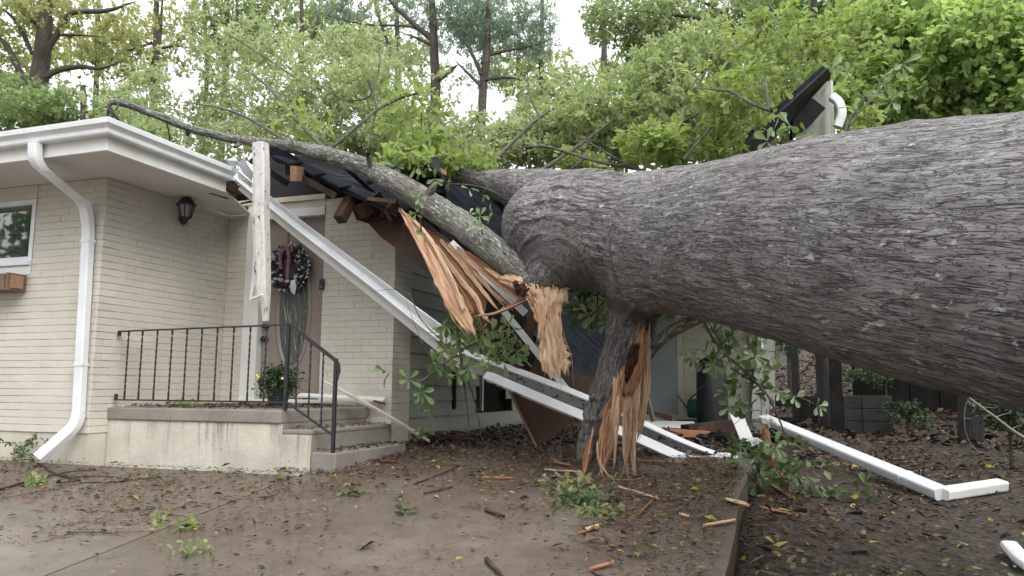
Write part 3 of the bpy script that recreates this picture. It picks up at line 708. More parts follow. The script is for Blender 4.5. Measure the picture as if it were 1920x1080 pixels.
n = len(me.vertices); V = np.empty(n*3, np.float32); me.vertices.foreach_get('co', V); V = V.reshape(-1, 3).astype(float)
Nn = np.empty(n*3, np.float32); me.vertices.foreach_get('normal', Nn); Nn = Nn.reshape(-1, 3)
W = np.zeros(n); BC = np.zeros((n, 3)); so_ = 0
def chain_coord(V, chain, up=(0, 0, 1)):
    best = np.full(len(V), 9.); co = np.zeros((len(V), 3)); s0 = 0
    for (a, ra), (b, rb) in zip(chain[:-1], chain[1:]):
        d = b-a; L = np.linalg.norm(d); d = d/L; t = (V-a)@d; tc = np.clip(t, 0, L); q = V-(a+tc[:, None]*d); D = np.linalg.norm(q, axis=1)-(ra+(rb-ra)*tc/L)
        ref = np.array([0, 0, 1.]) if abs(d[2]) < .8 else np.array([0, 1., 0]); sdd = np.cross(d, ref); sdd /= np.linalg.norm(sdd); uu = np.cross(sdd, d)
        m_ = D < best; best = np.where(m_, D, best); cc = np.stack([s0+t, q@sdd, q@uu], -1); co[m_] = cc[m_]; s0 += L
    return best, co
for q_, (nm, ch) in enumerate(CHN.items()):
    if nm == 'bulge': continue
    D, co = chain_coord(V, ch if nm == 'trunk' else ch[1:]); co[:, 0] += q_*7.3; wgt = np.exp(-np.clip(D, -.05, 2)/.028); W += wgt; BC += co*wgt[:, None]
    if nm == 'trunk': strunk = co[:, 0].copy()
BC /= W[:, None]+1e-12
# real relief: long wavy ridges, cross cracks and the wrinkled collars round the fork
wv = fbm(BC*np.array([1.3, 2, 2]), 5)[:, None]*np.array([0, 1.0, 1.0])
r1 = fbm(np.c_[BC[:, 0]*2.6, BC[:, 1]*26+wv[:, 1]*6, BC[:, 2]*26+wv[:, 2]*4], 1, 2); r1 = 1-np.abs(r1*2-1)*1.6
r2 = fbm(BC*np.array([7, 48, 48]), 2, 2); big = fbm(V*2.6, 4, 3)-.5; med = fbm(V*7, 8, 2)-.5
px_ = to_l(V)
collar = np.exp(-((px_[:, 0]+.30)/.55)**2)
ringn = np.sin((np.linalg.norm(V-P(985, 560, 5.9), axis=1)+.05*fbm(V*4, 9))*46); ringn = np.clip(ringn-.55, 0, 1)*2.0
disp = .0065*r1+.005*(r2-.5)+.022*big+.012*med-.024*collar*ringn*np.clip(fbm(V*3, 12)*2.6-.8, 0, 1)
for x_, y_, l_, w_, an, dp_ in ((1135, 452, 30, 5, -55, .030), (1180, 448, 34, 6, -48, .035), (1205, 362, 20, 5, -70, .02), (1165, 398, 44, 5, -62, .022), (1085, 395, 38, 5, -78, .022), (1585, 325, 26, 9, -30, .035), (1540, 335, 16, 8, 10, .025), (1320, 392, 6, 5, 0, .03), (1460, 380, 6, 5, 0, .025), (1447, 352, 5, 5, 0, .02), (1435, 352, 4, 4, 0, .02), (1250, 470, 30, 4, -60, .018), (1300, 440, 40, 4, -70, .012), (1640, 300, 30, 6, -8, .02)):
    # slits, knots and old wounds in the bark facing the drive
    rel = V-EYE; zc = rel@Fw; qx = CX+FPX*(rel@Rt)/zc-x_; qy = CY-FPX*(rel@Up)/zc-y_; fr_ = (Nn@Fw) < 0; ca, sa = math.cos(math.radians(an)), math.sin(math.radians(an)); aa = qx*ca+qy*sa; bb = -qx*sa+qy*ca+3*np.sin(aa*.13)
    disp = disp-np.where(fr_ & (zc > .5), dp_*np.exp(-(aa/l_)**2-(bb/w_)**2)-dp_*.45*np.exp(-(aa/l_)**2-((bb-2.2*w_)/w_)**2), 0)
V2 = V+Nn*disp[:, None]
me.vertices.foreach_set('co', V2.astype(np.float32).ravel())
a = me.attributes.new('bark', 'FLOAT_VECTOR', 'POINT'); a.data.foreach_set('vector', BC.astype(np.float32).ravel())
me.polygons.foreach_set('use_smooth', np.ones(len(me.polygons), bool))
tree = thing('fallen_oak_tree', P(1098, 858, 6.45), 'huge fallen grey oak trunk lying across the crushed carport roof, its limbs snapped', 'fallen tree')
me.transform(Matrix.Translation(-tree.location)); me.materials.clear(); me.materials.append(M_bark); me.update()
trunk = bpy.data.objects.new('trunk', me); col.objects.link(trunk); trunk.parent = tree

def catmull(pts, n=6):
    pts = [np.array(p, float) for p in pts]; P_ = [pts[0]]+pts+[pts[-1]]; out = []
    for i in range(1, len(P_)-2):
        for k in range(n):
            t = k/n; a, b, c, d = P_[i-1:i+3]; out.append(.5*((2*b)+(-a+c)*t+(2*a-5*b+4*c-d)*t*t+(-a+3*b-3*c+d)*t**3))
    out.append(pts[-1]); return out
def limb(name, pts, m, parent, n=6, seg=14, amp=.006, wob=.0):
    """pts: (x, y, Z, rpx) sight-line points; a tube with bark coordinates and relief"""
    c = [np.r_[P(x, y, Z), r*Z/FPX] for x, y, Z, r in pts]
    if name in ('branch', 'bough') or (name == 'twig' and c[-1][3] < c[0][3]): c[-1][3] *= .25
    return limb_w(name, c, m, parent, n, seg, amp, wob)
def limb_w(name, c, m, parent, n=6, seg=14, amp=.006, wob=0.):
    q = catmull(c, n); path = [p[:3] for p in q]; rad = [max(p[3], .001) for p in q]; vs = []; bc = []; s = 0; sdv = None
    for i, p in enumerate(path):
        d = path[min(i+1, len(path)-1)]-path[max(i-1, 0)]; d = d/np.linalg.norm(d)
        if sdv is None: sdv = np.cross(d, [0, 0, 1.] if abs(d[2]) < .9 else [1., 0, 0])
        sdv = sdv-d*(d@sdv); sdv /= np.linalg.norm(sdv); u = np.cross(d, sdv)
        if i: s += np.linalg.norm(p-path[i-1])
        for j in range(seg):
            a = 2*math.pi*j/seg; o = sdv*math.cos(a)+u*math.sin(a); vs.append(p+o*rad[i]); bc.append((s, rad[i]*math.cos(a), rad[i]*math.sin(a)))
    vs, bc = np.array(vs), np.array(bc)
    nrm = vs-np.repeat(np.array(path), seg, 0); nrm /= np.linalg.norm(nrm, axis=1)[:, None]+1e-9
    if amp: vs = vs+nrm*((fbm(bc*np.array([8, 60, 60]), 3, 2)-.5)*amp*1.6+(fbm(vs*9, 6, 2)-.5)*amp*3)[:, None]
    k = len(path); i_ = np.arange(k-1)[:, None]*seg; j_ = np.arange(seg)[None]; j2 = (j_+1) % seg
    F = np.stack([i_+j_, i_+j2, i_+seg+j2, i_+seg+j_], -1).reshape(-1, 4)
    c0 = len(vs); vs = np.r_[vs, [path[0], path[-1]]]; bc = np.r_[bc, [[0, 0, 0], [s, 0, 0]]]
    cap = [[c0, (j+1) % seg, j, j] for j in range(seg)]; e = (k-1)*seg
    F = np.r_[F, np.array([[c0, (j+1) % seg, j, c0] for j in range(0)]).reshape(-1, 4).astype(int)]
    o = np_mesh(name, vs, F, m, parent, extra={'bark': bc}, smooth=True); return o
limb('broken_branch', [(992, 520, 6.33, 17), (970, 503, 6.38, 24), (935, 475, 6.48, 27), (895, 445, 6.6, 26), (860, 418, 6.7, 26), (820, 393, 6.85, 25), (780, 366, 6.98, 23), (741, 343, 7.1, 21), (700, 322, 7.25, 18.5), (660, 305, 7.35, 16.5), (620, 293, 7.45, 15.5), (575, 281, 7.6, 13.5), (535, 274, 7.7, 11.5), (490, 268, 7.8, 9.5), (440, 261, 7.9, 8.2), (395, 251, 8.0, 7.8), (350, 239, 8.1, 6.6), (315, 224, 8.15, 7.4), (280, 211, 8.2, 6.6), (245, 198, 8.25, 6.8), (222, 192, 8.3, 6.0), (208, 192, 8.3, 4.5), (203, 203, 8.3, 3.0)],
     M_bark2, tree, 8, 30, .006)
for st_ in ([(700, 318, 7.2, 8), (694, 300, 7.15, 7), (690, 290, 7.1, 5)], [(455, 262, 7.88, 6), (448, 270, 7.85, 5), (440, 276, 7.8, 3)], [(800, 372, 6.85, 9), (812, 352, 6.8, 7), (818, 342, 6.8, 5)], [(560, 280, 7.6, 6), (552, 266, 7.6, 4), (540, 255, 7.6, 1)]): limb('branch_stub', st_, M_bark2, tree, 3, 9, .004)
limb('side_branch', [(1195, 690, 6.3, 13), (1215, 662, 6.2, 12), (1245, 632, 6.05, 11.5), (1280, 610, 5.9, 11), (1320, 594, 5.7, 11), (1370, 580, 5.4, 12)], M_bark2, tree, 6, 16, .004)
for tip in ([(206, 200, 8.3, 3), (214, 215, 8.3, 3), (224, 228, 8.3, 2), (221, 240, 8.3, 1.6)], [(204, 205, 8.3, 3), (202, 218, 8.3, 2.6), (208, 232, 8.3, 2), (206, 238, 8.3, 1.4)], [(205, 203, 8.3, 2.5), (211, 217, 8.28, 2), (212, 232, 8.3, 1.5)],
            [(224, 194, 8.3, 3), (219, 203, 8.2, 2), (214, 207, 8.2, 1)], [(352, 240, 8.1, 5), (352, 252, 8.1, 4), (353, 256, 8.1, 2)]):
    limb('twig', tip, M_bark3, tree, 3, 6, 0)
for tw in ([(610, 285, 7.5, 3.5), (660, 246, 7.8, 3.2), (712, 203, 8.1, 2.8), (770, 178, 8.5, 2.2), (830, 170, 9, 1.5)], [(707, 206, 8.1, 2.2), (700, 170, 8.2, 2), (712, 120, 8.4, 1.6), (708, 60, 8.6, 1.2)],
           [(705, 205, 8.1, 2), (697, 245, 8.0, 1.6), (688, 280, 7.9, 1.2)], [(690, 150, 8.2, 1.8), (694, 180, 8.2, 1.8), (640, 185, 8.2, 1.4), (560, 130, 8.4, 1)],
           [(1055, 330, 8, 3), (1100, 285, 8.2, 2.6), (1020, 278, 8.6, 1.6)], [(1210, 320, 7.5, 3), (1120, 303, 7.8, 3), (1020, 275, 8.2, 2.4), (950, 283, 8.6, 1.4)], [(1012, 275, 8.2, 2), (1010, 220, 8.4, 1.7), (990, 160, 8.6, 1.2), (995, 20, 8.8, 1)],
           [(700, 330, 7.2, 3), (780, 300, 7.4, 2.2), (850, 290, 7.7, 1.3)], [(1445, 205, 6.3, 4), (1438, 180, 6.5, 3.6), (1436, 140, 6.7, 3)], [(1447, 208, 6.3, 4.2), (1400, 190, 6.5, 3), (1370, 172, 6.7, 2.6), (1300, 165, 7, 1.6)], [(1590, 250, 5.6, 4), (1592, 225, 5.7, 3.6), (1640, 180, 6, 2.6), (1690, 110, 6.3, 1.6)],
           [(560, 150, 8.6, 1), (470, 90, 9, 1.5), (420, 60, 9.2, 1)], [(270, 240, 8.15, 1.2), (268, 262, 8.15, 1.4), (268, 285, 8.2, 1)], [(312, 228, 8.15, 1.4), (318, 258, 8.2, 1.2), (316, 285, 8.3, 1)]):
    limb('twig', tw, M_bark3, tree, 5, 7, .0)

def wood_material(name, c1, c2, c3, red=.35):
    m, t, b = nodes(name); b.inputs['Roughness'].default_value = .75; v = coords(t, (4, 130, 130), 'grain'); v2 = coords(t, (3, 14, 14), 'grain')
    c = ramp(t, noise(t, v, 1, 4, .6, .3), [(.3, c3), (.46, c1), (.7, c2)])
    c = mixc(t, ramp(t, noise(t, v2, 1, 4, .6, .6), [(.52, 0.0), (.72, red)]), c, (.30, .11, .055)); t.links.new(c, b.inputs['Base Color'])
    p1 = bump(t, b, noise(t, v, 1, 5, .7), 1.0, .010); bump(t, b, noise(t, coords(t, (8, 45, 45), 'grain'), 1, 4, .7), .8, .012, p1); return m
M_w1 = wood_material('fresh split oak wood', (.58, .34, .20), (.72, .50, .34), (.26, .12, .07), .6)
M_w2 = wood_material('russet split oak wood', (.32, .15, .07), (.48, .26, .12), (.12, .045, .02), .8)
M_w3 = wood_material('pale split oak wood', (.61, .41, .26), (.76, .59, .42), (.30, .15, .085), .5)
def splinter(pts, m, thick=.02, jag=.10, cols=7, parent=None, name='splinter', twist=0., curve=.25, clip=False, seed=0, n=5):
    """pts: (x, y, Z, width px): a fibrous slab of split wood with a frayed end"""
    r_ = np.random.default_rng(seed+5)
    c = [np.r_[P(x, y, Z), w*Z/FPX] for x, y, Z, w in pts]; q = catmull(c, n); k = len(q); A = []; G = []; s = 0
    cols = cols*2+1; ends = (r_.random(cols)**1.6)*jag*1.5; starts = r_.random(cols)*min(.14, jag*1.2); wl = r_.normal(size=k)*.09; wr_ = r_.normal(size=k)*.09; ridge = (r_.random(cols)-.5)*thick*1.1
    for i in range(k):
        p = q[i][:3]; d = q[min(i+1, k-1)][:3]-q[max(i-1, 0)][:3]; d /= np.linalg.norm(d); tc = EYE-p; tc /= np.linalg.norm(tc)
        a_ = twist*i/k; sd_ = np.cross(d, tc); sd_ /= np.linalg.norm(sd_); fr = np.cross(sd_, d); sd_, fr = sd_*math.cos(a_)+fr*math.sin(a_), fr*math.cos(a_)-sd_*math.sin(a_)
        if fr@tc < 0: fr = -fr
        if i: s += np.linalg.norm(p-q[i-1][:3])
        w = q[i][3]; row = []
        for j in range(cols):
            u = j/(cols-1)*2-1; last = max(0, (i-(k-4))/3.)
            pp = p+sd_*(u*w/2*(1+(wl if u < 0 else wr_)[i]))+fr*(curve*w*(.5-u*u*.5)+ridge[j]*(.4+.6*math.sin(i*.9+j*2.1)))-d*ends[j]*last+d*starts[j]*max(0, 1-i/4.)
            if clip: pp[2] = max(pp[2], float(drive_z(pp[1]))+.012)
            row.append(pp)
        A.append(row); G.append([(s, u_*w/2, 0) for u_ in np.linspace(-1, 1, cols)]); 
        if i == 0: fr0 = fr
    A = np.array(A); B = []
    for i in range(k):
        p = q[i][:3]; tc = EYE-p; tc /= np.linalg.norm(tc); taper = 1-.75*(i/(k-1))**3; B.append(A[i]-tc*thick*taper)
    B = np.array(B); V = np.r_[A.reshape(-1, 3), B.reshape(-1, 3)]; n0 = k*cols; F = []
    for i in range(k-1):
        for j in range(cols-1):
            a = i*cols+j; F.append((a, a+1, a+cols+1, a+cols)); F.append((n0+a, n0+a+cols, n0+a+cols+1, n0+a+1))
        a = i*cols; F.append((a, a+cols, n0+a+cols, n0+a)); a = i*cols+cols-1; F.append((a, n0+a, n0+a+cols, a+cols))
    for j in range(cols-1):
        F.append((j, n0+j, n0+j+1, j+1)); a = (k-1)*cols+j; F.append((a, a+1, n0+a+1, n0+a))
    G = np.array(G).reshape(-1, 3); G = np.r_[G, G+np.array([0, 0, .02])]+np.array([seed*1.7, 0, seed*.3])
    return np_mesh(name, V, np.array(F), m, parent or tree, extra={'grain': G}, smooth=True)
SP = [
 ([(748, 390, 6.95, 7), (775, 425, 6.85, 20), (808, 482, 6.7, 26), (835, 535, 6.6, 34), (862, 585, 6.55, 34), (892, 632, 6.5, 10)], M_w1, .03, .10, 8),
 ([(790, 425, 6.95, 14), (830, 480, 6.8, 46), (865, 530, 6.7, 62), (890, 575, 6.62, 50), (900, 600, 6.6, 12)], M_w2, .03, .16, 9),
 ([(772, 408, 6.85, 6), (808, 450, 6.72, 7), (845, 520, 6.6, 9), (872, 585, 6.5, 8)], M_w3, .015, .03, 4),
 ([(825, 448, 6.8, 6), (870, 500, 6.65, 9), (905, 545, 6.55, 8), (936, 583, 6.5, 3)], M_w3, .012, .03, 4),
 ([(838, 455, 6.75, 6), (885, 505, 6.62, 9), (925, 550, 6.5, 7), (950, 578, 6.5, 3)], M_w1, .012, .03, 4),
 ([(815, 455, 6.8, 6), (860, 520, 6.65, 10), (893, 560, 6.55, 10), (905, 590, 6.5, 8), (923, 607, 6.5, 3)], M_w3, .012, .04, 4),
 ([(850, 462, 6.7, 10), (905, 505, 6.55, 18), (950, 540, 6.45, 18), (990, 570, 6.38, 5)], M_w1, .02, .06, 5),
 ([(870, 470, 6.65, 8), (925, 512, 6.5, 16), (968, 540, 6.4, 20), (1000, 552, 6.35, 10)], M_w2, .02, .06, 5),
 ([(865, 478, 6.68, 5), (905, 530, 6.55, 6), (945, 565, 6.45, 5), (965, 585, 6.4, 2)], M_w2, .012, .02, 4),
 ([(905, 500, 6.5, 5), (950, 528, 6.38, 9), (985, 548, 6.32, 8), (1003, 560, 6.3, 4)], M_w3, .012, .05, 4),
 ([(1000, 556, 6.3, 9), (965, 572, 6.35, 8), (925, 588, 6.4, 6), (895, 592, 6.45, 4)], M_w2, .012, .03, 4),
 ([(935, 520, 6.4, 16), (965, 528, 6.28, 24), (990, 540, 6.22, 20), (1002, 552, 6.2, 10)], M_w1, .02, .05, 6),
 ([(1024, 522, 6.22, 88), (1026, 552, 6.2, 80), (1026, 580, 6.2, 56), (1030, 608, 6.2, 46), (1036, 640, 6.2, 46), (1041, 675, 6.2, 54), (1046, 712, 6.2, 46)], M_w3, .06, .13, 12),
 ([(1000, 545, 6.2, 36), (1012, 570, 6.18, 26), (1016, 600, 6.17, 14), (1010, 640, 6.17, 6)], M_w1, .02, .1, 6),
 ([(1212, 600, 6.1, 16), (1210, 660, 6.12, 20), (1206, 720, 6.15, 26), (1198, 780, 6.15, 24), (1190, 832, 6.15, 10)], M_w3, .035, .16, 9),
 ([(1196, 690, 6.1, 20), (1190, 750, 6.1, 20), (1186, 820, 6.05, 14), (1191, 908, 6.0, 4)], M_w3, .02, .12, 6),
 ([(1178, 700, 6.1, 18), (1175, 780, 6.08, 16), (1173, 850, 6.04, 10), (1178, 906, 6.0, 3)], M_w1, .02, .12, 6),
 ([(1165, 690, 6.12, 24), (1158, 760, 6.1, 22), (1146, 830, 6.08, 14), (1122, 898, 6.0, 4)], M_w1, .03, .1, 7),
 ([(1152, 740, 6.15, 22), (1138, 800, 6.1, 24), (1128, 850, 6.05, 18), (1131, 898, 6.0, 5)], M_w2, .03, .14, 7),
 ([(1160, 740, 6.05, 7), (1156, 800, 6.02, 7), (1152, 872, 6.0, 3)], M_w3, .012, .03, 4),
 ([(1184, 760, 6.05, 7), (1182, 820, 6.02, 7), (1166, 900, 6.0, 3)], M_w2, .012, .03, 4),
 ([(1112, 800, 6.3, 6), (1104, 840, 6.28, 14), (1098, 870, 6.25, 12), (1094, 898, 6.2, 4)], M_w2, .02, .10, 5),
 ([(1120, 828, 6.0, 3), (1124, 865, 5.95, 4), (1150, 900, 5.9, 4), (1180, 904, 5.9, 3), (1208, 894, 5.9, 2)], M_w3, .006, .0, 3),
]
def fibres(pts, n, seed=0, over=.10):
    r_ = np.random.default_rng(seed+100); q = catmull([np.r_[P(x, y, Z), w*Z/FPX] for x, y, Z, w in pts], 6); k = len(q); V = []; G = []
    for a in range(n):
        i0 = int(r_.integers(0, max(1, k-5))); ln = int(r_.integers(3, max(4, k-i0))); i1 = min(k-1, i0+ln); u = r_.normal()*.42; vs = []; m_ = i1-i0+1; wd = r_.uniform(.0015, .005); out = r_.uniform(-.004, .022); dr = r_.normal()*.25
        for i in range(i0, i1+1):
            p = q[i][:3]; d = unit(q[min(i+1, k-1)][:3]-q[max(i-1, 0)][:3]); tc = unit(EYE-p); sd_ = unit(np.cross(d, tc)); f = (i-i0)/max(1, m_-1); c = p+sd_*(u*q[i][3]*(.5+dr*f))+tc*(out+.02*f*f)+d*(over*r_.random() if i == i1 else 0)
            if c[2] < drive_z(c[1])+.01: c[2] = float(drive_z(c[1]))+.01
            w_ = wd*(1-.8*f); V += [c-sd_*w_, c+sd_*w_, c+tc*w_*1.5]; G += [(f, a*.03, 0)]*3
        FBL.append(m_)
    return V, G
FBL = []; FV = []; FG = []
def unit(a): a = np.asarray(a, float); return a/(np.linalg.norm(a, axis=-1, keepdims=True)+1e-9)
for i, (pts, m, th, jg, cl) in enumerate(SP):
    splinter(pts, m, th, jg, cl, clip=True, seed=i)
    wmax = max(p_[3] for p_ in pts); nf = int(4+wmax*.25)
    v_, g_ = fibres(pts, nf, i, .05+jg*.5); FV += v_; FG += g_
FF = []; b0 = 0
for m_ in FBL:
    for i in range(m_-1):
        for j in range(3): FF.append((b0+i*3+j, b0+i*3+(j+1) % 3, b0+i*3+3+(j+1) % 3, b0+i*3+3+j))
    b0 += m_*3
np_mesh('wood_fibres', np.array(FV), np.array(FF), M_w3, tree, extra={'grain': np.array(FG, float)}, kind='stuff')
# torn bark rim and dark heart rot at the wound
splinter([(1206, 590, 6.10, 4), (1200, 640, 6.05, 20), (1190, 680, 6.04, 34), (1178, 720, 6.06, 30), (1168, 760, 6.1, 8)], M_w2, .02, .14, 9, name='torn_wood', seed=40)
M_heart = mat('dark rotten heartwood', (.02, .012, .008), (.06, .03, .02), 30, .9, .6, 80)
splinter([(1192, 640, 6.02, 14), (1186, 668, 6.02, 20), (1178, 700, 6.03, 14), (1172, 722, 6.05, 4)], M_heart, .02, .06, 6, name='heart_rot', seed=41)
splinter([(985, 528, 6.12, 30), (975, 540, 6.1, 34), (962, 549, 6.1, 20)], M_heart, .04, .05, 7, name='torn_bark', seed=42)

# ================================================================ COLLAPSED ROOF
croof = thing('collapsed_carport_roof', P(1040, 835, 7.75), 'broken carport roof of dark shingles and brown decking folded down under the tree', 'collapsed roof')
def bil(c, u, v): return (c[0]*(1-u)+c[1]*u)*(1-v)+(c[3]*(1-u)+c[2]*u)*v
def deck(c, t, off, m):
    # a warped board sheet under the shingles
    c = [np.array(q, float) for q in c]; n = np.cross(c[1]-c[0], c[3]-c[0]); n /= np.linalg.norm(n); n = n if n[2] > 0 else -n
    g = 8; T = [bil(c, i/g, j/g)-n*off for j in range(g+1) for i in range(g+1)]; B = [q-n*t for q in T]; k = len(T); f = []
    for j in range(g):
        for i in range(g): a = j*(g+1)+i; f += [(a, a+1, a+g+2, a+g+1), (k+a, k+a+g+1, k+a+g+2, k+a+1)]
    for i in range(g):
        for a, b in ((i, i+1), (g*(g+1)+i+1, g*(g+1)+i), ((i+1)*(g+1), i*(g+1)), (i*(g+1)+g, (i+1)*(g+1)+g)): f.append((a, k+a, k+b, b))
    return MB().add(T+B, f).build('roof_deck', m, croof)
def shingle_field(c, nu, nv, parent, towards, lim=None):
    """shingles laid on the bilinear patch c00 c10 c11 c01; courses run along u"""
    c = [np.array(q, float) for q in c]; n = np.cross(c[1]-c[0], c[3]-c[0]); n /= np.linalg.norm(n)
    if n@np.array(towards) < 0: n = -n
    for j in range(nv):
        for i in range(-1, nu):
            u0 = (i+(.5 if j % 2 else 0)+.004)/nu; u1 = u0+.992/nu; u0, u1 = max(u0, 0), min(u1, 1)
            if u1-u0 < .01: continue
            v0, v1 = j/nv, min(1, (j+1.15)/nv); l = .002+.002*random.random(); h = .006+.003*random.random(); k = random.uniform(-.002, .006)
            a, b, d_, e = bil(c, u0, v0), bil(c, u1, v0), bil(c, u1, v1), bil(c, u0, v1)
            MB().hexa([a+n*l, b+n*(l+k), d_+n*.002, e+n*.002, a+n*(l+h), b+n*(l+h+k), d_+n*.008, e+n*.008]).build('shingle', M_shingle, parent)
M_jst = mat('dark joist', (.018, .014, .012), (.035, .025, .02), 6, .7)  # darker than the rafter lumber
# porch part: deck seen from below, its eave edge drooping to the right
eL, eR, bR, bL = P(500, 286, 7.75), P(745, 402, 7.45), np.array([-3.6, 8.9, 4.10]), np.array([-6.0, 9.3, 4.60])
deck([eL, eR, bR, bL], .025, .002, mat('dark roof sheathing underside', (.022, .017, .016), (.045, .03, .026), 4, .75, .3, 50))  # low albedo puts the shade under the roof into the colour
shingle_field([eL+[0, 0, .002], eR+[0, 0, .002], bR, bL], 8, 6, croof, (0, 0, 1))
for f in (.12, .36, .60, .84):
    a, b = eL*(1-f)+eR*f, bL*(1-f)+bR*f; MB().beam(a+(b-a)*.06-[0, 0, .085], b-[0, 0, .085], .04, .13).build('rafter', M_lumber, croof)
q = P(553, 325, 7.3); MB().beam(P(550, 325, 7.25), P(566, 327, 7.6), .06, .14).build('rafter', M_cutwood, croof)
for a_, b_ in (((566, 333, 7.5), (630, 368, 7.4)), ((470, 300, 7.9), (540, 345, 7.9)), ((590, 330, 7.9), (690, 378, 7.8))): MB().beam(P(*a_), P(*b_), .03, .06).build('joist', M_jst, croof)
MB().slab([np.array([-6.05, 7.40, 3.50]), np.array([-3.7, 7.40, 3.50]), np.array([-3.7, 7.6, 4.05]), np.array([-6.05, 7.9, 4.4])], (0, 1, 0), .02).build('gable_board', M_dark, croof)  # near-black sheet standing in for deep shade above the wall
# drip edge and curled shingle strips
for x0, y0, x1, y1 in ((520, 293, 556, 306), (557, 305, 600, 328), (601, 327, 648, 351), (649, 350, 700, 376)):
    a, b = P(x0, y0, 7.70), P(x1, y1, 7.55); MB().beam(a, b, .16, .022, up=(0, -.35, 1)).build('shingle', M_shingle, croof)
def curl(pts, wdir, wid, name='shingle_strip', t=.012, m=None):
    pts = catmull(pts, 5); wd = np.array(wdir, float); wd /= np.linalg.norm(wd); vs = []
    for i, p in enumerate(pts):
        d = pts[min(i+1, len(pts)-1)]-pts[max(i-1, 0)]; n = np.cross(d, wd); n /= np.linalg.norm(n)+1e-9
        vs += [p, p+wd*wid, p+wd*wid+n*t, p+n*t]
    fs = [(i*4+j, i*4+(j+1) % 4, i*4+4+(j+1) % 4, i*4+4+j) for i in range(len(pts)-1) for j in range(4)]; k = (len(pts)-1)*4
    MB().add(vs, fs+[(0, 3, 2, 1), (k, k+1, k+2, k+3)]).build(name, m or M_shingle, croof)
curl([P(504, 276, 7.7), P(520, 277, 7.68), P(538, 285, 7.65), P(556, 297, 7.6)], P(512, 294, 7.72)-P(504, 276, 7.7), .11)
curl([P(505, 280, 7.75), P(516, 292, 7.75), P(530, 296, 7.7)], P(505, 300, 7.72)-P(504, 280, 7.7), .06)
curl([P(690, 318, 7.6), P(730, 305, 7.6), P(780, 290, 7.6), P(805, 288, 7.6), P(825, 304, 7.6), P(836, 335, 7.6), P(838, 365, 7.6)], P(770, 320, 7.5)-P(768, 288, 8.0), .42, t=.02)
curl([P(745, 325, 7.5), P(780, 322, 7.45), P(830, 326, 7.4)], P(790, 365, 7.3)-P(780, 322, 7.45), .24, t=.02)
curl([P(800, 352, 7.35), P(822, 345, 7.35), P(838, 372, 7.3), P(850, 400, 7.3)], P(860, 420, 7.4)-P(830, 345, 7.35), .28, t=.015)
MB().beam(P(795, 331, 7.45), P(832, 322, 7.35), .10, .05).build('rafter', M_cutwood, croof)
# the main shingled slope that slid down behind the branch
s1 = [P(640, 305, 7.85), P(1160, 775, 8.25), P(1205, 640, 10.0), P(915, 314, 9.3)]
deck(s1, .03, .012, M_shingle)
shingle_field(s1, 13, 14, croof, (0, -1, 1))
# torn felt and shingle strips thrown along the slope
sdir = unit(s1[1]-s1[0]); sup = unit(np.cross(s1[1]-s1[0], s1[3]-s1[0])); sup = sup if sup[2] > 0 else -sup
for i in range(16):
    u_, v_ = random.uniform(.02, .42), random.uniform(.05, .85); c0 = bil([np.array(q) for q in s1], u_, v_)+sup*random.uniform(.01, .06); ln = random.uniform(.25, .8); pts_ = [c0, c0+sdir*ln*.4+sup*random.uniform(.0, .07)+np.array([0, random.uniform(-.05, .05), 0]), c0+sdir*ln*.75+sup*random.uniform(-.01, .05), c0+sdir*ln+sup*random.uniform(.0, .10)]
    curl(pts_, unit(s1[3]-s1[0])+sup*random.uniform(-.3, .9), random.uniform(.05, .16), t=.008)
# brown decking hanging below its eave
def px_poly(pts, m, t, name, parent=croof): 
    w_ = [P(*q) for q in pts]; n = np.cross(w_[1]-w_[0], w_[-1]-w_[0]); n = n/np.linalg.norm(n)
    if n@(EYE-w_[0]) < 0: n = -n
    return MB().slab(w_, n, t).build(name, m, parent)
px_poly([(655, 376, 7.72), (700, 368, 7.75), (755, 392, 7.72), (755, 474, 7.66), (715, 445, 7.66), (690, 418, 7.68), (668, 412, 7.7)], M_ply, .02, 'decking_panel')
px_poly([(756, 392, 7.70), (830, 440, 7.72), (905, 505, 7.76), (905, 632, 7.74), (860, 590, 7.7), (800, 510, 7.66), (756, 475, 7.66)], M_ply, .02, 'decking_panel')
px_poly([(906, 505, 7.78), (985, 590, 7.85), (1010, 660, 7.86), (990, 700, 7.84), (955, 700, 7.8), (906, 634, 7.76)], M_dark, .02, 'decking_panel')  # near-black sheet standing in for the shaded gap between panels
px_poly([(925, 672, 7.86), (1000, 668, 7.88), (1118, 712, 8.0), (1092, 778, 7.85), (1008, 838, 7.70)], M_ply, .02, 'decking_panel')
MB().beam(P(925, 672, 7.83), P(1006, 838, 7.66), .014, .022).build('panel_edge', M_boxwood, croof)
for a, b, w_, h_, m_ in (((637, 412, 7.5), (662, 366, 7.7), .10, .10, M_lumber), ((676, 398, 7.55), (712, 372, 7.72), .13, .13, M_ply), ((727, 404, 7.5), (745, 384, 7.62), .05, .13, M_lumber),
                       ((845, 455, 7.35), (986, 588, 7.30), .02, .07, M_whitewood), ((940, 578, 7.55), (1064, 732, 7.55), .02, .065, M_whitewood), ((965, 690, 7.6), (1015, 560, 7.6), .05, .10, M_lumber), ((900, 600, 7.65), (960, 640, 7.6), .05, .10, M_ply),
                       ((690, 372, 7.45), (742, 378, 7.35), .02, .035, M_boxwood)):
    MB().beam(P(*a), P(*b), w_, h_).build('broken_board', m_, croof)
